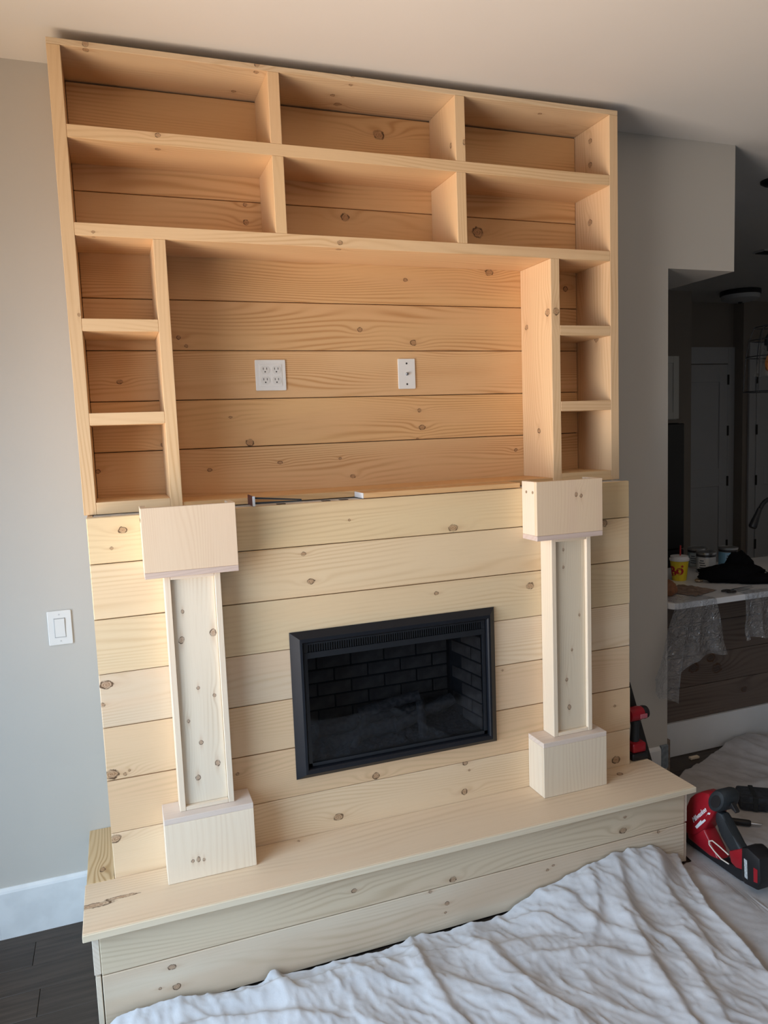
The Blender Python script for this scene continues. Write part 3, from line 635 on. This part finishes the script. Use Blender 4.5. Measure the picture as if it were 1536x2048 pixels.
def c2(s, t):
    x = 1.74 + (4.2-1.74)*s; tt = t**1.2; ye = interp(EDGE2, x); y = ye*(1-tt) - 2.2*tt
    h = cloth_h(x, y, 40, 1.0) + .001
    if x < 2.12: h = .0032 + (h-.0032)*max(0, (x-2.0)/.12)
    h += .05*math.exp(-((x-3.22)/.18)**2-((y-.10)/.14)**2)
    d_, s_, t_ = segd((x, y), [(2.62, -.30), (2.95, -.24), (3.3, -.30)]); h += .02*math.exp(-(d_/.05)**2)
    mk = max(math.exp(-(max(0, abs(x-2.245)-.05)/.05)**2-(max(0, abs(y+.68)-.22)/.05)**2), math.exp(-(max(0, math.hypot(x-2.76, y+.395)-.14)/.05)**2), math.exp(-(math.hypot(x-2.545, y+.475)/.09)**2)); h = h*(1-mk) + .007*mk
    return (x, y, h)
M_cloth2 = bpy.data.materials.new('shaded_canvas'); M_cloth2.use_nodes = True; cloth_mat(M_cloth2, (.52, .515, .53, 1), (.44, .43, .435, 1))  # darker copy of the canvas; the dimmer light is painted into its colour
t = link('drop_cloth', sheet(200, 160, c2), M_cloth2, None, (0, 0, 0), smooth=True); tag(t, 'shaded drop cloth spread before the kitchen island under the nail gun', 'drop cloth')
# folded scrap of cloth against the bench corner
def scrap(s, t):
    x = 1.92+.245*s; z = .012+.065*t*(.65+.35*s); y = -.640+.028*t + .010*math.sin(s*7) + .004*noise.noise(Vector((s*9, t*3, 5)))
    return (x, y, z)

# ------------------------------------------------------------------ nail gun lying by the bench end (profile in y,z; thickness in x)
GX = 2.245; GZ = .012
ng = thing('nail_gun', 'red and black cordless nail gun standing on cloth beside the bench', 'nail gun', (GX, -.65, GZ))
def gp_(L): return [(a+.65, b-GZ) for a, b in L]
part('motor_housing', lambda bm: prism(bm, gp_([(-.560, .262), (-.600, .290), (-.640, .300), (-.672, .245), (-.650, .200), (-.610, .130), (-.565, .085), (-.515, .070), (-.500, .120), (-.515, .190), (-.535, .235)]), -.040, .036, 'x', .014), M_red, ng, smooth=True)
part('lower_housing', lambda bm: prism(bm, gp_([(-.500, .120), (-.560, .150), (-.610, .135), (-.660, .075), (-.690, .048), (-.640, .038), (-.520, .050)]), -.032, .028, 'x', .008), M_red, ng, smooth=True)
ell = lambda cy, cz, a, b, rot, n=20: gp_([(cy + a*math.cos(2*math.pi*i/n)*math.cos(rot) - b*math.sin(2*math.pi*i/n)*math.sin(rot), cz + a*math.cos(2*math.pi*i/n)*math.sin(rot) + b*math.sin(2*math.pi*i/n)*math.cos(rot)) for i in range(n)])
rc = part('rear_cap', lambda bm: prism(bm, ell(-.680, .287, .058, .036, 2.2), -.046, .042, 'x', .018), M_grey, ng, smooth=True)
part('cap_ring', lambda bm: prism(bm, ell(-.684, .289, .034, .020, 2.2), -.0475, -.0455, 'x', .0008), M_blackp, rc, tuple(WL[ng]))
part('depth_dial', lambda bm: prism(bm, gp_([(-.726, .296), (-.752, .272), (-.748, .264), (-.716, .276)]), -.012, .008, 'x', .002), M_blackp, ng)
part('handle', lambda bm: prism(bm, gp_([(-.655, .232), (-.690, .236), (-.706, .215), (-.745, .175), (-.792, .140), (-.785, .112), (-.740, .096), (-.715, .115), (-.690, .145), (-.655, .190)]), -.022, .018, 'x', .010), M_grey, ng, smooth=True)
part('trigger', lambda bm: prism(bm, gp_([(-.655, .172), (-.672, .168), (-.690, .140), (-.680, .132), (-.662, .150)]), -.008, .006, 'x', .002), M_blackp, ng)
part('magazine', lambda bm: prism(bm, gp_([(-.485, .015), (-.485, .062), (-.520, .068), (-.700, .048), (-.800, .062), (-.805, .018), (-.780, .013)]), -.018, .016, 'x', .004), M_blackp, ng)
part('magazine_rail', lambda bm: prism(bm, gp_([(-.545, .0445), (-.545, .050), (-.62, .047), (-.62, .0415)]), -.0205, -.018, 'x'), M_grey, ng)
part('nose', lambda bm: prism(bm, gp_([(-.478, .020), (-.462, .020), (-.462, .050), (-.485, .095), (-.500, .090), (-.495, .050)]), -.012, .010, 'x', .002), M_blackp, ng)
part('battery_foot', lambda bm: prism(bm, gp_([(-.735, .110), (-.795, .152), (-.812, .130), (-.812, .072), (-.770, .062), (-.745, .070)]), -.030, .026, 'x', .006), M_red, ng, smooth=True)
bt = part('battery', lambda bm: prism(bm, gp_([(-.806, .165), (-.835, .180), (-.892, .165), (-.898, .080), (-.880, .038), (-.822, .030), (-.806, .050)]), -.042, .038, 'x', .010), M_blackp, ng, smooth=True)
part('battery_label', lambda bm: prism(bm, gp_([(-.826, .060), (-.840, .058), (-.836, .130), (-.822, .132)]), -.0428, -.0415, 'x'), plain('battery_print', (.45, .47, .48), .5, var=.3, vs=200), bt, tuple(WL[ng]))
part('battery_stripe', lambda bm: prism(bm, gp_([(-.868, .066), (-.885, .070), (-.884, .120), (-.866, .120)]), -.0428, -.0415, 'x'), M_red, bt, tuple(WL[ng]))
hk = [(-.034, -.74+.65, .098-GZ), (-.040, -.70+.65, .112-GZ), (-.042, -.665+.65, .118-GZ), (-.043, -.648+.65, .108-GZ), (-.043, -.650+.65, .094-GZ), (-.042, -.675+.65, .080-GZ), (-.040, -.71+.65, .066-GZ), (-.034, -.742+.65, .062-GZ)]
part('belt_hook', lambda bm: tube(bm, hk, .0026, 6), plain('pale_wire', (.75, .68, .58), .35), ng)
me = text_mesh('Milwaukee', .0255, .0003, .35, .0004)
lo = link('logo', me, plain('white_print', (.85, .85, .86), .5), ng, (GX-.0407, -.592, .188)); lo.rotation_euler = (R_(90), R_(0), R_(-90))
lo.rotation_mode = 'XYZ'; lo.rotation_euler = (Matrix.Rotation(R_(-90), 3, 'Z') @ Matrix.Rotation(R_(90), 3, 'X') @ Matrix.Rotation(R_(50), 3, 'Z')).to_euler()
part('logo_bolt', lambda bm: prism(bm, gp_([(-.570, .128), (-.580, .124), (-.628, .182), (-.622, .186), (-.604, .166), (-.602, .172)]), -.0405, -.0398, 'x'), plain('white_print_b', (.80, .80, .82), .5), ng)
part('logo_tick', lambda bm: prism(bm, gp_([(-.628, .200), (-.640, .222), (-.652, .226), (-.648, .216), (-.636, .213)]), -.0405, -.0398, 'x'), plain('white_print_c', (.80, .80, .82), .5), ng)

# cordless drill standing on the bench in the gap beside the surround
dx, dy, dz = 2.110, -.312, ZH+.0005
dr = thing('cordless_drill', 'red and black cordless drill upright on the bench behind the surround edge', 'drill', (dx+.004, dy, dz))
part('battery', lambda bm: prism(bm, rrect(.040, .042, .008), 0, .030, 'z', .004), M_blackp, dr, smooth=True)
part('battery_foot', lambda bm: prism(bm, rrect(.034, .036, .008), .0305, .072, 'z', .008), M_red, dr, smooth=True)
part('handle', lambda bm: tube(bm, [(0, .0, .070), (.002, .002, .10), (.006, .004, .135), (.004, .002, .165)], [.020, .018, .0175, .022], 14), M_grey, dr, smooth=True)
part('motor_housing', lambda bm: lathe(bm, [(.018, -.034), (.030, -.028), (.031, .02), (.026, .045)], 18, 'x', (-.005, 0, .190)), M_red, dr, smooth=True)
part('front_cap', lambda bm: lathe(bm, [(.027, .040), (.029, .05), (.026, .064), (.016, .070)], 18, 'x', (-.005, 0, .190)), M_blackp, dr, smooth=True)
part('badge', lambda bm: bbox(bm, .006, .042, -.0335, -.029, .176, .196, .002), plain('silver_red_badge', (.42, .10, .12), .3), dr)
# black bar leaning from the floor past the bench end onto the surround
bm = bmesh.new(); prism(bm, [(2.285, .0125), (2.328, .0125), (2.133, .645), (2.090, .645)], -.262, -.235, 'y', .003)
tag(link('leaning_bar', fin(bm, 'lb'), M_slot, None, (0, 0, 0)), 'black bar leaning behind the drill from floor to surround side', 'bar')

# black zip case and small tool behind the nail gun
cs = thing('tool_case', 'small dark fabric tool case on the shaded cloth', 'case', (2.76, -.395, .014))
cs.rotation_euler = (0, 0, R_(-35))
M_case = plain('dark_fabric', (.028, .034, .045), .8, var=.3, vs=60, bump=.3, bs=300)
part('body', lambda bm: prism(bm, rrect(.115, .06, .016), 0, .062, 'z', .010), M_case, cs, smooth=True)
part('zip_seam', lambda bm: tube(bm, [(a*1.004, b*1.008, .036) for a, b in rrect(.115, .06, .016)], .0025, 6, True), M_grey, cs)
part('strap', lambda bm: bbox(bm, -.06, -.04, -.063, .063, -.0005, .0645, .002), M_grey, cs)
pw = thing('driver_bit_holder', 'short black driver bit holder lying before the dark tool case', 'tool', (2.545, -.475, .024)); pw.rotation_euler = (0, 0, R_(-40))
part('grip', lambda bm: lathe(bm, [(.010, -.045), (.0135, -.040), (.0135, .03), (.010, .036)], 14, 'x'), M_blackp, pw, smooth=True)
part('shaft', lambda bm: lathe(bm, [(.005, .036), (.005, .075), (.003, .08)], 10, 'x'), M_steel, pw, smooth=True)
wc = box('wood_offcut', 2.82, 2.875, .13, .15, .0005, .012, pine('x', **PALE)); tag(wc, 'tiny pale wood offcut on the dark floor by the island', 'wood scrap')

# ------------------------------------------------------------------ kitchen island and what stands on it
YI = .21
il = thing('kitchen_island', 'kitchen island clad in stained brown planks with white base trim', 'kitchen island', (3.6, .45, 0))
def stained(kn, seed):
    return pine('x', kn, light=(.165, .125, .100), dark=(.085, .060, .050), heart=.4, heartcol=(.12, .088, .07), freq=45, grain=.8, rough=.55, dim=.25)
KI = [(2.905, .46, .03), (3.06, .435, .035), (3.02, .50, .028), (3.25, .29, .02)]
jz = [.184, .3605, .5255, .70, .862]
for z0, z1 in zip(jz, jz[1:]): box('plank', 2.592, 4.7, YI, YI+.018, z0+.0012, z1-.0012, stained(pickx(KI, 0, 9, z0, z1, YI), 0), il, bev=.002)
box('carcass', 2.60, 4.69, YI+.0185, .66, .001, .862, M_dark, il, bev=0)
box('base_trim', 2.592, 4.7, YI-.012, YI+.018, .001, .1835, M_white, il)
ct = bmesh.new(); prism(ct, [(2.558+.03-3, -.035-.3), (4.8-3, -.035-.3), (4.8-3, .70-.3), (2.556-3, .70-.3), (2.556-3, -.005-.3), (2.567-3, -.026-.3)], 0, .030, 'z', .003)
t = link('countertop', fin(ct, 'ct'), plain('white_quartz', (.72, .73, .75), .22, var=.03, vs=5), None, (3, .3, .8635)); tag(t, 'white stone countertop overhanging the plank-clad island', 'countertop')
ZK = .8937
def cup():
    t = thing('drink_cup', 'yellow paper drink cup with white lid and red straw', 'cup', (2.972, .395, ZK))
    part('cup_body', lambda bm: lathe(bm, [(.036, 0), (.037, .003), (.0485, .112)], 32), plain('yellow_paper', (.78, .60, .03), .45), t, smooth=True)
    part('lid', lambda bm: lathe(bm, [(.0490, .108), (.0520, .110), (.0520, .120), (.0470, .124), (.0465, .134), (.020, .135)], 32), plain('white_lid', (.75, .76, .78), .35), t, smooth=True)
    part('straw', lambda bm: tube(bm, [(.006, 0, .130), (.009, .002, .19)], .0042, 10), plain('red_straw', (.45, .02, .02), .4), t)
    mr = plain('red_print', (.42, .012, .02), .5)
    def wrap(me, a0, z0, nm):
        for v in me.vertices:
            x, z = v.co.x, v.co.y + z0; r = .036+.0125*z/.112 + .0006 + v.co.z; a = a0 + x/.043
            v.co = (r*math.cos(a), r*math.sin(a), z)
        me.update(); link(nm, me, mr, t, WL[t])
    a0 = math.atan2(CP.y-.395, CP.x-2.972)
    me = text_mesh('Bo', .072, .0002, 0, .0028)
    bm = bmesh.new(); bm.from_mesh(me); bmesh.ops.triangulate(bm, faces=bm.faces); bmesh.ops.subdivide_edges(bm, edges=[e for e in bm.edges if e.calc_length() > .006], cuts=3); bmesh.ops.rotate(bm, verts=bm.verts, matrix=Matrix.Rotation(R_(12), 3, 'Z')); bm.to_mesh(me); bm.free()
    wrap(me, a0-.42, .055, 'lettering')
    bm = bmesh.new(); pts = [((.010 if i % 2 == 0 else .0042)*math.sin(i*math.pi/5), (.010 if i % 2 == 0 else .0042)*math.cos(i*math.pi/5)) for i in range(10)]
    bm.faces.new([bm.verts.new((a, b, .0003)) for a, b in pts]); bmesh.ops.triangulate(bm, faces=bm.faces); me = fin(bm, 'star'); wrap(me, a0+.34, .082, 'star')
cup()
def can(x, y, label, c1_, c2_, rot):
    t = thing('paint_can', label, 'paint can', (x, y, ZK+.0006), 'paint cans on the island')
    part('can_body', lambda bm: lathe(bm, [(.052, 0), (.0535, .002), (.0535, .006), (.052, .008), (.052, .108), (.0545, .110), (.0545, .117), (.051, .119), (.046, .115)], 36), M_steel, t, smooth=True)
    def lab(bm, a0, a1, z0, z1, r):
        n = max(3, int((a1-a0)*8)); A = []; B = []
        for i in range(n+1):
            a = a0+(a1-a0)*i/n; A.append(bm.verts.new((r*math.cos(a), r*math.sin(a), z0))); B.append(bm.verts.new((r*math.cos(a), r*math.sin(a), z1)))
        for i in range(n): bm.faces.new((A[i], A[i+1], B[i+1], B[i]))
    part('label', lambda bm: lab(bm, 0, 6.2831, .012, .092, .0526), plain('can_label', c1_, .5), t, smooth=True)
    part('label_panel', lambda bm: lab(bm, rot-.55, rot+.55, .016, .088, .0530), plain('can_label_panel', c2_, .5), t, smooth=True)
    part('dark_band', lambda bm: lab(bm, 0, 6.2831, .093, .106, .0526), plain('can_band', (.03, .03, .035), .4), t, smooth=True)
    for i in range(4): part('print_line', lambda bm, i=i: lab(bm, rot-.45+.08*(i % 2), rot+.35-.1*i, .030+.013*i, .036+.013*i, .0533), plain('can_print', (.08, .10, .14), .5), t)
can(3.245, .49, 'paint can with grey and white label, in front of its twin', (.50, .55, .60), (.66, .68, .70), -2.6)
can(3.31, .63, 'paint can half hidden behind the grey labelled can', (.22, .32, .36), (.40, .46, .5), -2.6)
can(3.465, .55, 'paint can with light blue label behind the black bag', (.20, .42, .62), (.28, .50, .70), -2.1)
# black bag: soft lump heightfield with closed underside
def lump(cx, cy, rx, ry, h, rot, sd, n=36):
    bm = bmesh.new(); rings = []; ca, sa = math.cos(rot), math.sin(rot)
    for j in range(n//2+1):
        ph = math.pi*j/(n//2); ring = []
        for i in range(n):
            th = 2*math.pi*i/n; d_ = Vector((math.sin(ph)*math.cos(th), math.sin(ph)*math.sin(th), math.cos(ph)))
            k_ = 1 + .22*noise.noise(d_*1.8+Vector((sd, 0, 0))) + .10*noise.noise(d_*5+Vector((0, sd, 0)))
            x, y_, z = d_.x*rx*k_, d_.y*ry*k_, d_.z*h*k_; z = max(z+h*.7, .001)
            ring.append(bm.verts.new((x*ca-y_*sa, x*sa+y_*ca, z)))
        rings.append(ring)
    for A, B in zip(rings, rings[1:]):
        for i in range(n): bm.faces.new((A[i], A[(i+1) % n], B[(i+1) % n], B[i]))
    bmesh.ops.remove_doubles(bm, verts=bm.verts, dist=1e-6)
    return bm
M_bag = plain('black_fabric', (.003, .003, .004), .9, spec=.1, var=.2, bump=.4, bs=80)
bg = thing('black_bag', 'soft black fabric bag slumped on the island before the paint cans', 'bag', (3.18, .24, ZK+.001))
link('body', fin(lump(0, 0, .19, .085, .055, -.30, 3), 'body'), M_bag, bg, WL[bg], True)
link('peak', fin(lump(0, 0, .075, .055, .085, -.3, 8), 'peak'), M_bag, bg, WL[bg]+Vector((.075, .02, .004)), True)
link('flap', fin(lump(0, 0, .17, .06, .028, -.35, 13), 'flap'), M_bag, bg, WL[bg]+Vector((.10, -.11, 0)), True)
part('drawstring', lambda bm: tube(bm, [(.12, .03, .12), (.15, .03, .10), (.19, .02, .06), (.23, 0, .03), (.27, -.01, .012)], .003, 6), M_grey, bg)
sc = thing('scissors', 'thin silver scissors lying on the island against the black bag', 'scissors', (2.99, .03, ZK+.002)); sc.rotation_euler = (0, 0, R_(6))
for q in (1, -1): part('blade', lambda bm, q=q: prism(bm, [(-.01, -.007*q), (.14, .002*q), (.14, .005*q), (-.01, .009*q)], .006+.003*q, .009+.003*q, 'z'), M_steel, sc)
for q in (1, -1): part('finger_loop', lambda bm, q=q: tube(bm, [(-.035+.026*math.cos(a*math.pi/8), q*.016+.014*math.sin(a*math.pi/8), .006) for a in range(16)], .004, 6, True), M_blackp, sc)
def crumple(nx, ny, w2, h2, amp, sd, rise=0):
    def fn(s, t):
        x, y = (s-.5)*w2, (t-.5)*h2
        return (x + .01*noise.noise(Vector((s*6, t*6, sd))), y + .01*noise.noise(Vector((s*6, t*6, sd+5))), .004 + amp*abs(noise.noise(Vector((s*5, t*5, sd+9)))) + rise*math.sin(math.pi*s)*math.sin(math.pi*t))
    return sheet(nx, ny, fn, .0012)
t = link('brown_paper', crumple(24, 20, .20, .20, .012, 3), plain('brown_kraft', (.20, .145, .115), .7, var=.2, vs=20), None, (2.815, .155, ZK)); tag(t, 'flattened brown paper sheet beneath the yellow cup on the island', 'paper'); t.rotation_euler = (0, 0, .3)
t = link('paper_bag', fin(lump(0, 0, .055, .05, .045, .2, 21), 'paper_bag'), plain('orange_brown_paper', (.24, .095, .04), .6, var=.25, vs=20), None, (2.655, .13, ZK+.001), True); tag(t, 'crumpled orange-brown paper bag at the island corner by the wall', 'paper bag')
t = link('food_wrapper', fin(lump(0, 0, .028, .018, .010, .3, 31, 20), 'food_wrapper'), plain('tan_wrapper', (.40, .30, .20), .5, var=.5, vs=60), None, (3.02, .30, ZK+.001), True); tag(t, 'small tan wrapper scrap between the cup and the black bag', 'wrapper')
# faucet
fc = thing('kitchen_faucet', 'matte black kitchen faucet with pull-down head at the island', 'faucet', (3.86, .52, ZK))
part('base', lambda bm: lathe(bm, [(.028, 0), (.028, .008), (.020, .014), (.018, .05)], 20), M_black, fc, smooth=True)
arc = [(0, 0, .04), (0, 0, .28)] + [(-.11+.11*math.cos(a*math.pi/12), -.02*a/12, .28+.11*math.sin(a*math.pi/12)) for a in range(1, 11)] 
part('neck', lambda bm: tube(bm, arc, .0125, 12), M_black, fc, smooth=True)
part('spray_head', lambda bm: tube(bm, [(-.208, -.017, .335), (-.226, -.018, .302), (-.248, -.019, .262), (-.262, -.02, .235), (-.266, -.02, .228)], [.0135, .016, .022, .024, .020], 14), M_black, fc, smooth=True)
part('lever', lambda bm: tube(bm, [(.018, 0, .04), (.05, 0, .05), (.085, 0, .075)], [.008, .006, .005], 8), M_black, fc, smooth=True)

# clear plastic sheet draped over the island front
M_film = bpy.data.materials.new('clear_plastic_film'); M_film.use_nodes = True
k = NT(M_film.node_tree); tr = k.node('ShaderNodeBsdfTransparent'); tr.inputs[0].default_value = (.93, .95, .98, 1); gl = k.node('ShaderNodeBsdfGlossy'); gl.inputs['Roughness'].default_value = .16; df = k.node('ShaderNodeBsdfTranslucent'); df2 = k.node('ShaderNodeBsdfDiffuse'); df2.inputs[0].default_value = (.8, .86, .92, 1)
geo = k.node('ShaderNodeNewGeometry').outputs['Position']; bp = k.node('ShaderNodeBump'); bp.inputs['Strength'].default_value = 1; bp.inputs['Distance'].default_value = .05; k.put(bp.inputs['Height'], k.noise(geo, 22, 3, .6, 1.2)); k.l.new(bp.outputs[0], gl.inputs['Normal'])
m1 = k.node('ShaderNodeMixShader'); m1.inputs[0].default_value = .075; k.l.new(tr.outputs[0], m1.inputs[1]); k.l.new(df2.outputs[0], m1.inputs[2])
m2 = k.node('ShaderNodeMixShader'); lw = k.node('ShaderNodeLayerWeight'); lw.inputs[0].default_value = .35; k.l.new(bp.outputs[0], lw.inputs['Normal']); k.put(m2.inputs[0], k.m('ADD', .12, k.m('MULTIPLY', lw.outputs['Facing'], .45)))
k.l.new(m1.outputs[0], m2.inputs[1]); k.l.new(gl.outputs[0], m2.inputs[2]); k.l.new(m2.outputs[0], k.n['Material Output'].inputs[0])
def film(name, label, x0, x1, bot, back, flare, sd, shift=0):
    nx, ny = 60, 44; V_ = []
    for j in range(ny):
        for i in range(nx):
            s, t = i/(nx-1), j/(ny-1); x = x0+(x1-x0)*s
            if t < .25:
                q = t/.25; y = back(s)*(1-q) - .042*q; z = ZK+.0035+.004*abs(noise.noise(Vector((x*25, y*25, sd))))
            else:
                q = (t-.25)/.75; z = ZK + .002 - (ZK-bot(s))*q; xc = (x0+x1)/2
                y = -.044 - .030*q*(.5+.5*math.sin(s*19+sd)) - .025*noise.noise(Vector((s*5, q*2, sd)))*q - .012*q
                x = xc + (x-xc)*(1+flare*q) + .012*q*math.sin(s*23+sd) - shift*q*(1-s)
                if x < 2.60: y = min(y, -.022)
            V_.append((x, y, z))
    F_ = [(j*nx+i, j*nx+i+1, (j+1)*nx+i+1, (j+1)*nx+i) for j in range(ny-1) for i in range(nx-1)]
    me = bpy.data.meshes.new(name); me.from_pydata(V_, [], F_); me.update()
    tag(link(name, me, M_film, None, (0, 0, 0), True), label, 'plastic sheet')
film('plastic_sheet', 'clear plastic sheet hanging from the island corner by the wall edge', 2.566, 2.81, lambda s: interp([(0, .56), (.15, .45), (.33, .42), (.40, .55), (.55, .60), (.75, .63), (1, .62)], s), lambda s: .10+.05*math.sin(s*6), .30, 2, .13)
film('plastic_sheet', 'clear plastic sheet hanging mid-island over the brown planks', 2.99, 3.25, lambda s: .67+.01*math.sin(s*9), lambda s: .02+.02*math.sin(s*7), .25, 7)

# fridge, cabinet, doors
fr = thing('refrigerator', 'tall black refrigerator against the kitchen back wall', 'refrigerator', (4.45, 2.8, 0))
M_fr = plain('black_appliance', (.006, .006, .007), .25)
box('body', 4.02, 4.885, 2.57, 3.15, .02, 1.745, M_fr, fr, bev=.006)
for a, b2 in ((4.022, 4.45), (4.456, 4.883)):
    d_ = box('door', a, b2, 2.50, 2.567, .62, 1.74, M_fr, fr, bev=.008)
    box('handle', (b2-.045 if a < 4.3 else a+.02), (b2-.02 if a < 4.3 else a+.045), 2.455, 2.475, .8, 1.6, M_black, d_, bev=.005)
box('freezer_drawer', 4.022, 4.883, 2.50, 2.567, .05, .612, M_fr, fr, bev=.008)
kc = thing('wall_cabinet', 'white shaker wall cabinet hung above the black refrigerator', 'cabinet', (4.45, 2.85, 1.775))
M_kcab = plain('cabinet_paint', (.62, .62, .58), .4)
box('body', 4.02, 4.865, 2.58, 3.195, 1.775, 2.335, M_kcab, kc)
for a, b2 in ((4.024, 4.438), (4.446, 4.862)):
    d_ = box('door', a, b2, 2.558, 2.579, 1.78, 2.33, M_kcab, kc)
    for x0, x1, z0, z1 in ((a, a+.06, 1.78, 2.33), (b2-.06, b2, 1.78, 2.33), (a+.0602, b2-.0602, 1.78, 1.84), (a+.0602, b2-.0602, 2.27, 2.33)): box('rail', x0, x1, 2.55, 2.5578, z0, z1, M_kcab, d_)
M_door = plain('dimmed_white_paint', (.52, .53, .55), .4)  # white doors; some of the kitchen's dimness is put into this grey
def door(name, x0, x1, y, hinge_right, caslo, cashi, H=2.49):
    t = bpy.data.objects.new(name, None); COL.objects.link(t); t.location = ((x0+x1)/2, y, 0); WL[t] = Vector(t.location); t['kind'] = 'structure'
    box('slab', x0, x1, y-.022, y-.006, .01, H-.09, M_door, t)
    xm = (x0+x1)/2; w2 = x1-x0; s_ = .115
    for a, b2 in ((x0, x0+s_), (x1-s_, x1)): box('stile', a, b2, y-.034, y-.0222, .01, H-.09, M_door, t, bev=.003)
    for a, b2 in ((.01, .22), (1.02, 1.22), (H-.28, H-.09)): box('rail', x0+s_+.0003, x1-s_-.0003, y-.034, y-.0222, a, b2, M_door, t, bev=.003)
    if caslo: box('casing', x0-.10, x0-.005, y-.03, y-.001, 0, H+.10, M_door, t, bev=.003)
    if cashi: box('casing', x1+.005, x1+.10, y-.03, y-.001, 0, H+.10, M_door, t, bev=.003)
    box('head_casing', x0-.004, x1+.004, y-.03, y-.001, H-.08, H+.10, M_door, t, bev=.003)
    hx = x1 if hinge_right else x0
    for z in (.3, 1.02, 1.58, 2.14): box('hinge', hx-.012, hx+.012, y-.042, y-.0345, z, z+.11, M_slot, t, bev=.001)
door('door_1', 5.74, 6.55, 3.739, True, False, True, 2.45)
door('door_2', 6.82, 7.60, 3.599, False, True, True)

# ceiling lights
M_dif = plain('frosted_diffuser', (.55, .56, .58), .5)
cl = thing('flush_ceiling_light', 'round flush ceiling light with black rim in the kitchen, switched off', 'ceiling light', (6.10, 3.10, ZC))
part('rim', lambda bm: lathe(bm, [(.188, -.001), (.190, -.010), (.190, -.042), (.182, -.046)], 48), M_black, cl, smooth=True)
part('diffuser', lambda bm: lathe(bm, [(.180, -.047), (.172, -.085), (.12, -.105), (.02, -.112)], 48), M_dif, cl, smooth=True)
part('finial', lambda bm: lathe(bm, [(.02, -.112), (.022, -.118), (.008, -.128)], 16), M_black, cl, smooth=True)
sv = thing('ceiling_vent', 'slim pale ceiling vent between the pendant and the flush light', 'vent', (5.0, 1.68, ZC))
part('vent_frame', lambda bm: bbox(bm, -.16, .16, -.06, .06, -.012, -.0005, .003), plain('vent_paint', (.55, .55, .56), .5), sv)
for i in range(5): part('slat', lambda bm, i=i: bbox(bm, -.145, .145, -.048+.02*i, -.036+.02*i, -.016, -.0125), M_grey, sv)
pd = thing('pendant_lamp', 'black wire cage pendant lamp with clear glass and amber bulb', 'pendant lamp', (3.555, .35, ZC))
part('canopy', lambda bm: lathe(bm, [(.068, -.001), (.066, -.012), (.045, -.026), (.012, -.030)], 28), M_black, pd, smooth=True)
part('cord', lambda bm: tube(bm, [(0, 0, -.03), (0, 0, -.80)], .003, 6), M_black, pd)
zt_, zb_ = -.775, -1.125
cg = part('cage', lambda bm: [tube(bm, [(.0+r*math.cos(2*math.pi*i/28), r*math.sin(2*math.pi*i/28), z) for i in range(28)], .0032, 6, True) for r, z in ((.085, zt_+.0), (.11, zt_-.07), (.125, zt_-.16), (.137, zb_))] + [tube(bm, [(.0, 0, zt_+.02), (.085*math.cos(a), .085*math.sin(a), zt_), (.11*math.cos(a), .11*math.sin(a), zt_-.07), (.125*math.cos(a), .125*math.sin(a), zt_-.16), (.137*math.cos(a), .137*math.sin(a), zb_)], .0026, 6) for a in [math.pi*i/3+.3 for i in range(6)]], M_black, pd, tuple(WL[pd]), smooth=True)
part('lamp_holder', lambda bm: lathe(bm, [(.012, -.80), (.034, -.835), (.036, -.872), (.022, -.88), (.02, -.905)], 20), M_black, pd, smooth=True)
M_shade = bpy.data.materials.new('clear_shade_glass'); M_shade.use_nodes = True
k = NT(M_shade.node_tree); tr = k.node('ShaderNodeBsdfTransparent'); gl = k.node('ShaderNodeBsdfGlossy'); gl.inputs['Roughness'].default_value = .05
ms = k.node('ShaderNodeMixShader'); lw = k.node('ShaderNodeLayerWeight'); lw.inputs[0].default_value = .4; k.put(ms.inputs[0], k.m('ADD', .12, k.m('MULTIPLY', lw.outputs['Facing'], .5)))
k.l.new(tr.outputs[0], ms.inputs[1]); k.l.new(gl.outputs[0], ms.inputs[2]); k.l.new(ms.outputs[0], k.n['Material Output'].inputs[0])
part('glass_shade', lambda bm: lathe(bm, [(.036, -.875), (.05, -.90), (.062, -.94), (.082, -1.03), (.083, -1.04)], 28), M_shade, pd, smooth=True)
M_bulb = plain('amber_glass', (.75, .30, .08), .08, **{'Transmission Weight': .7})
part('bulb', lambda bm: lathe(bm, [(.012, -.905), (.022, -.93), (.031, -.975), (.026, -1.005), (.008, -1.022)], 20), M_bulb, pd, smooth=True)
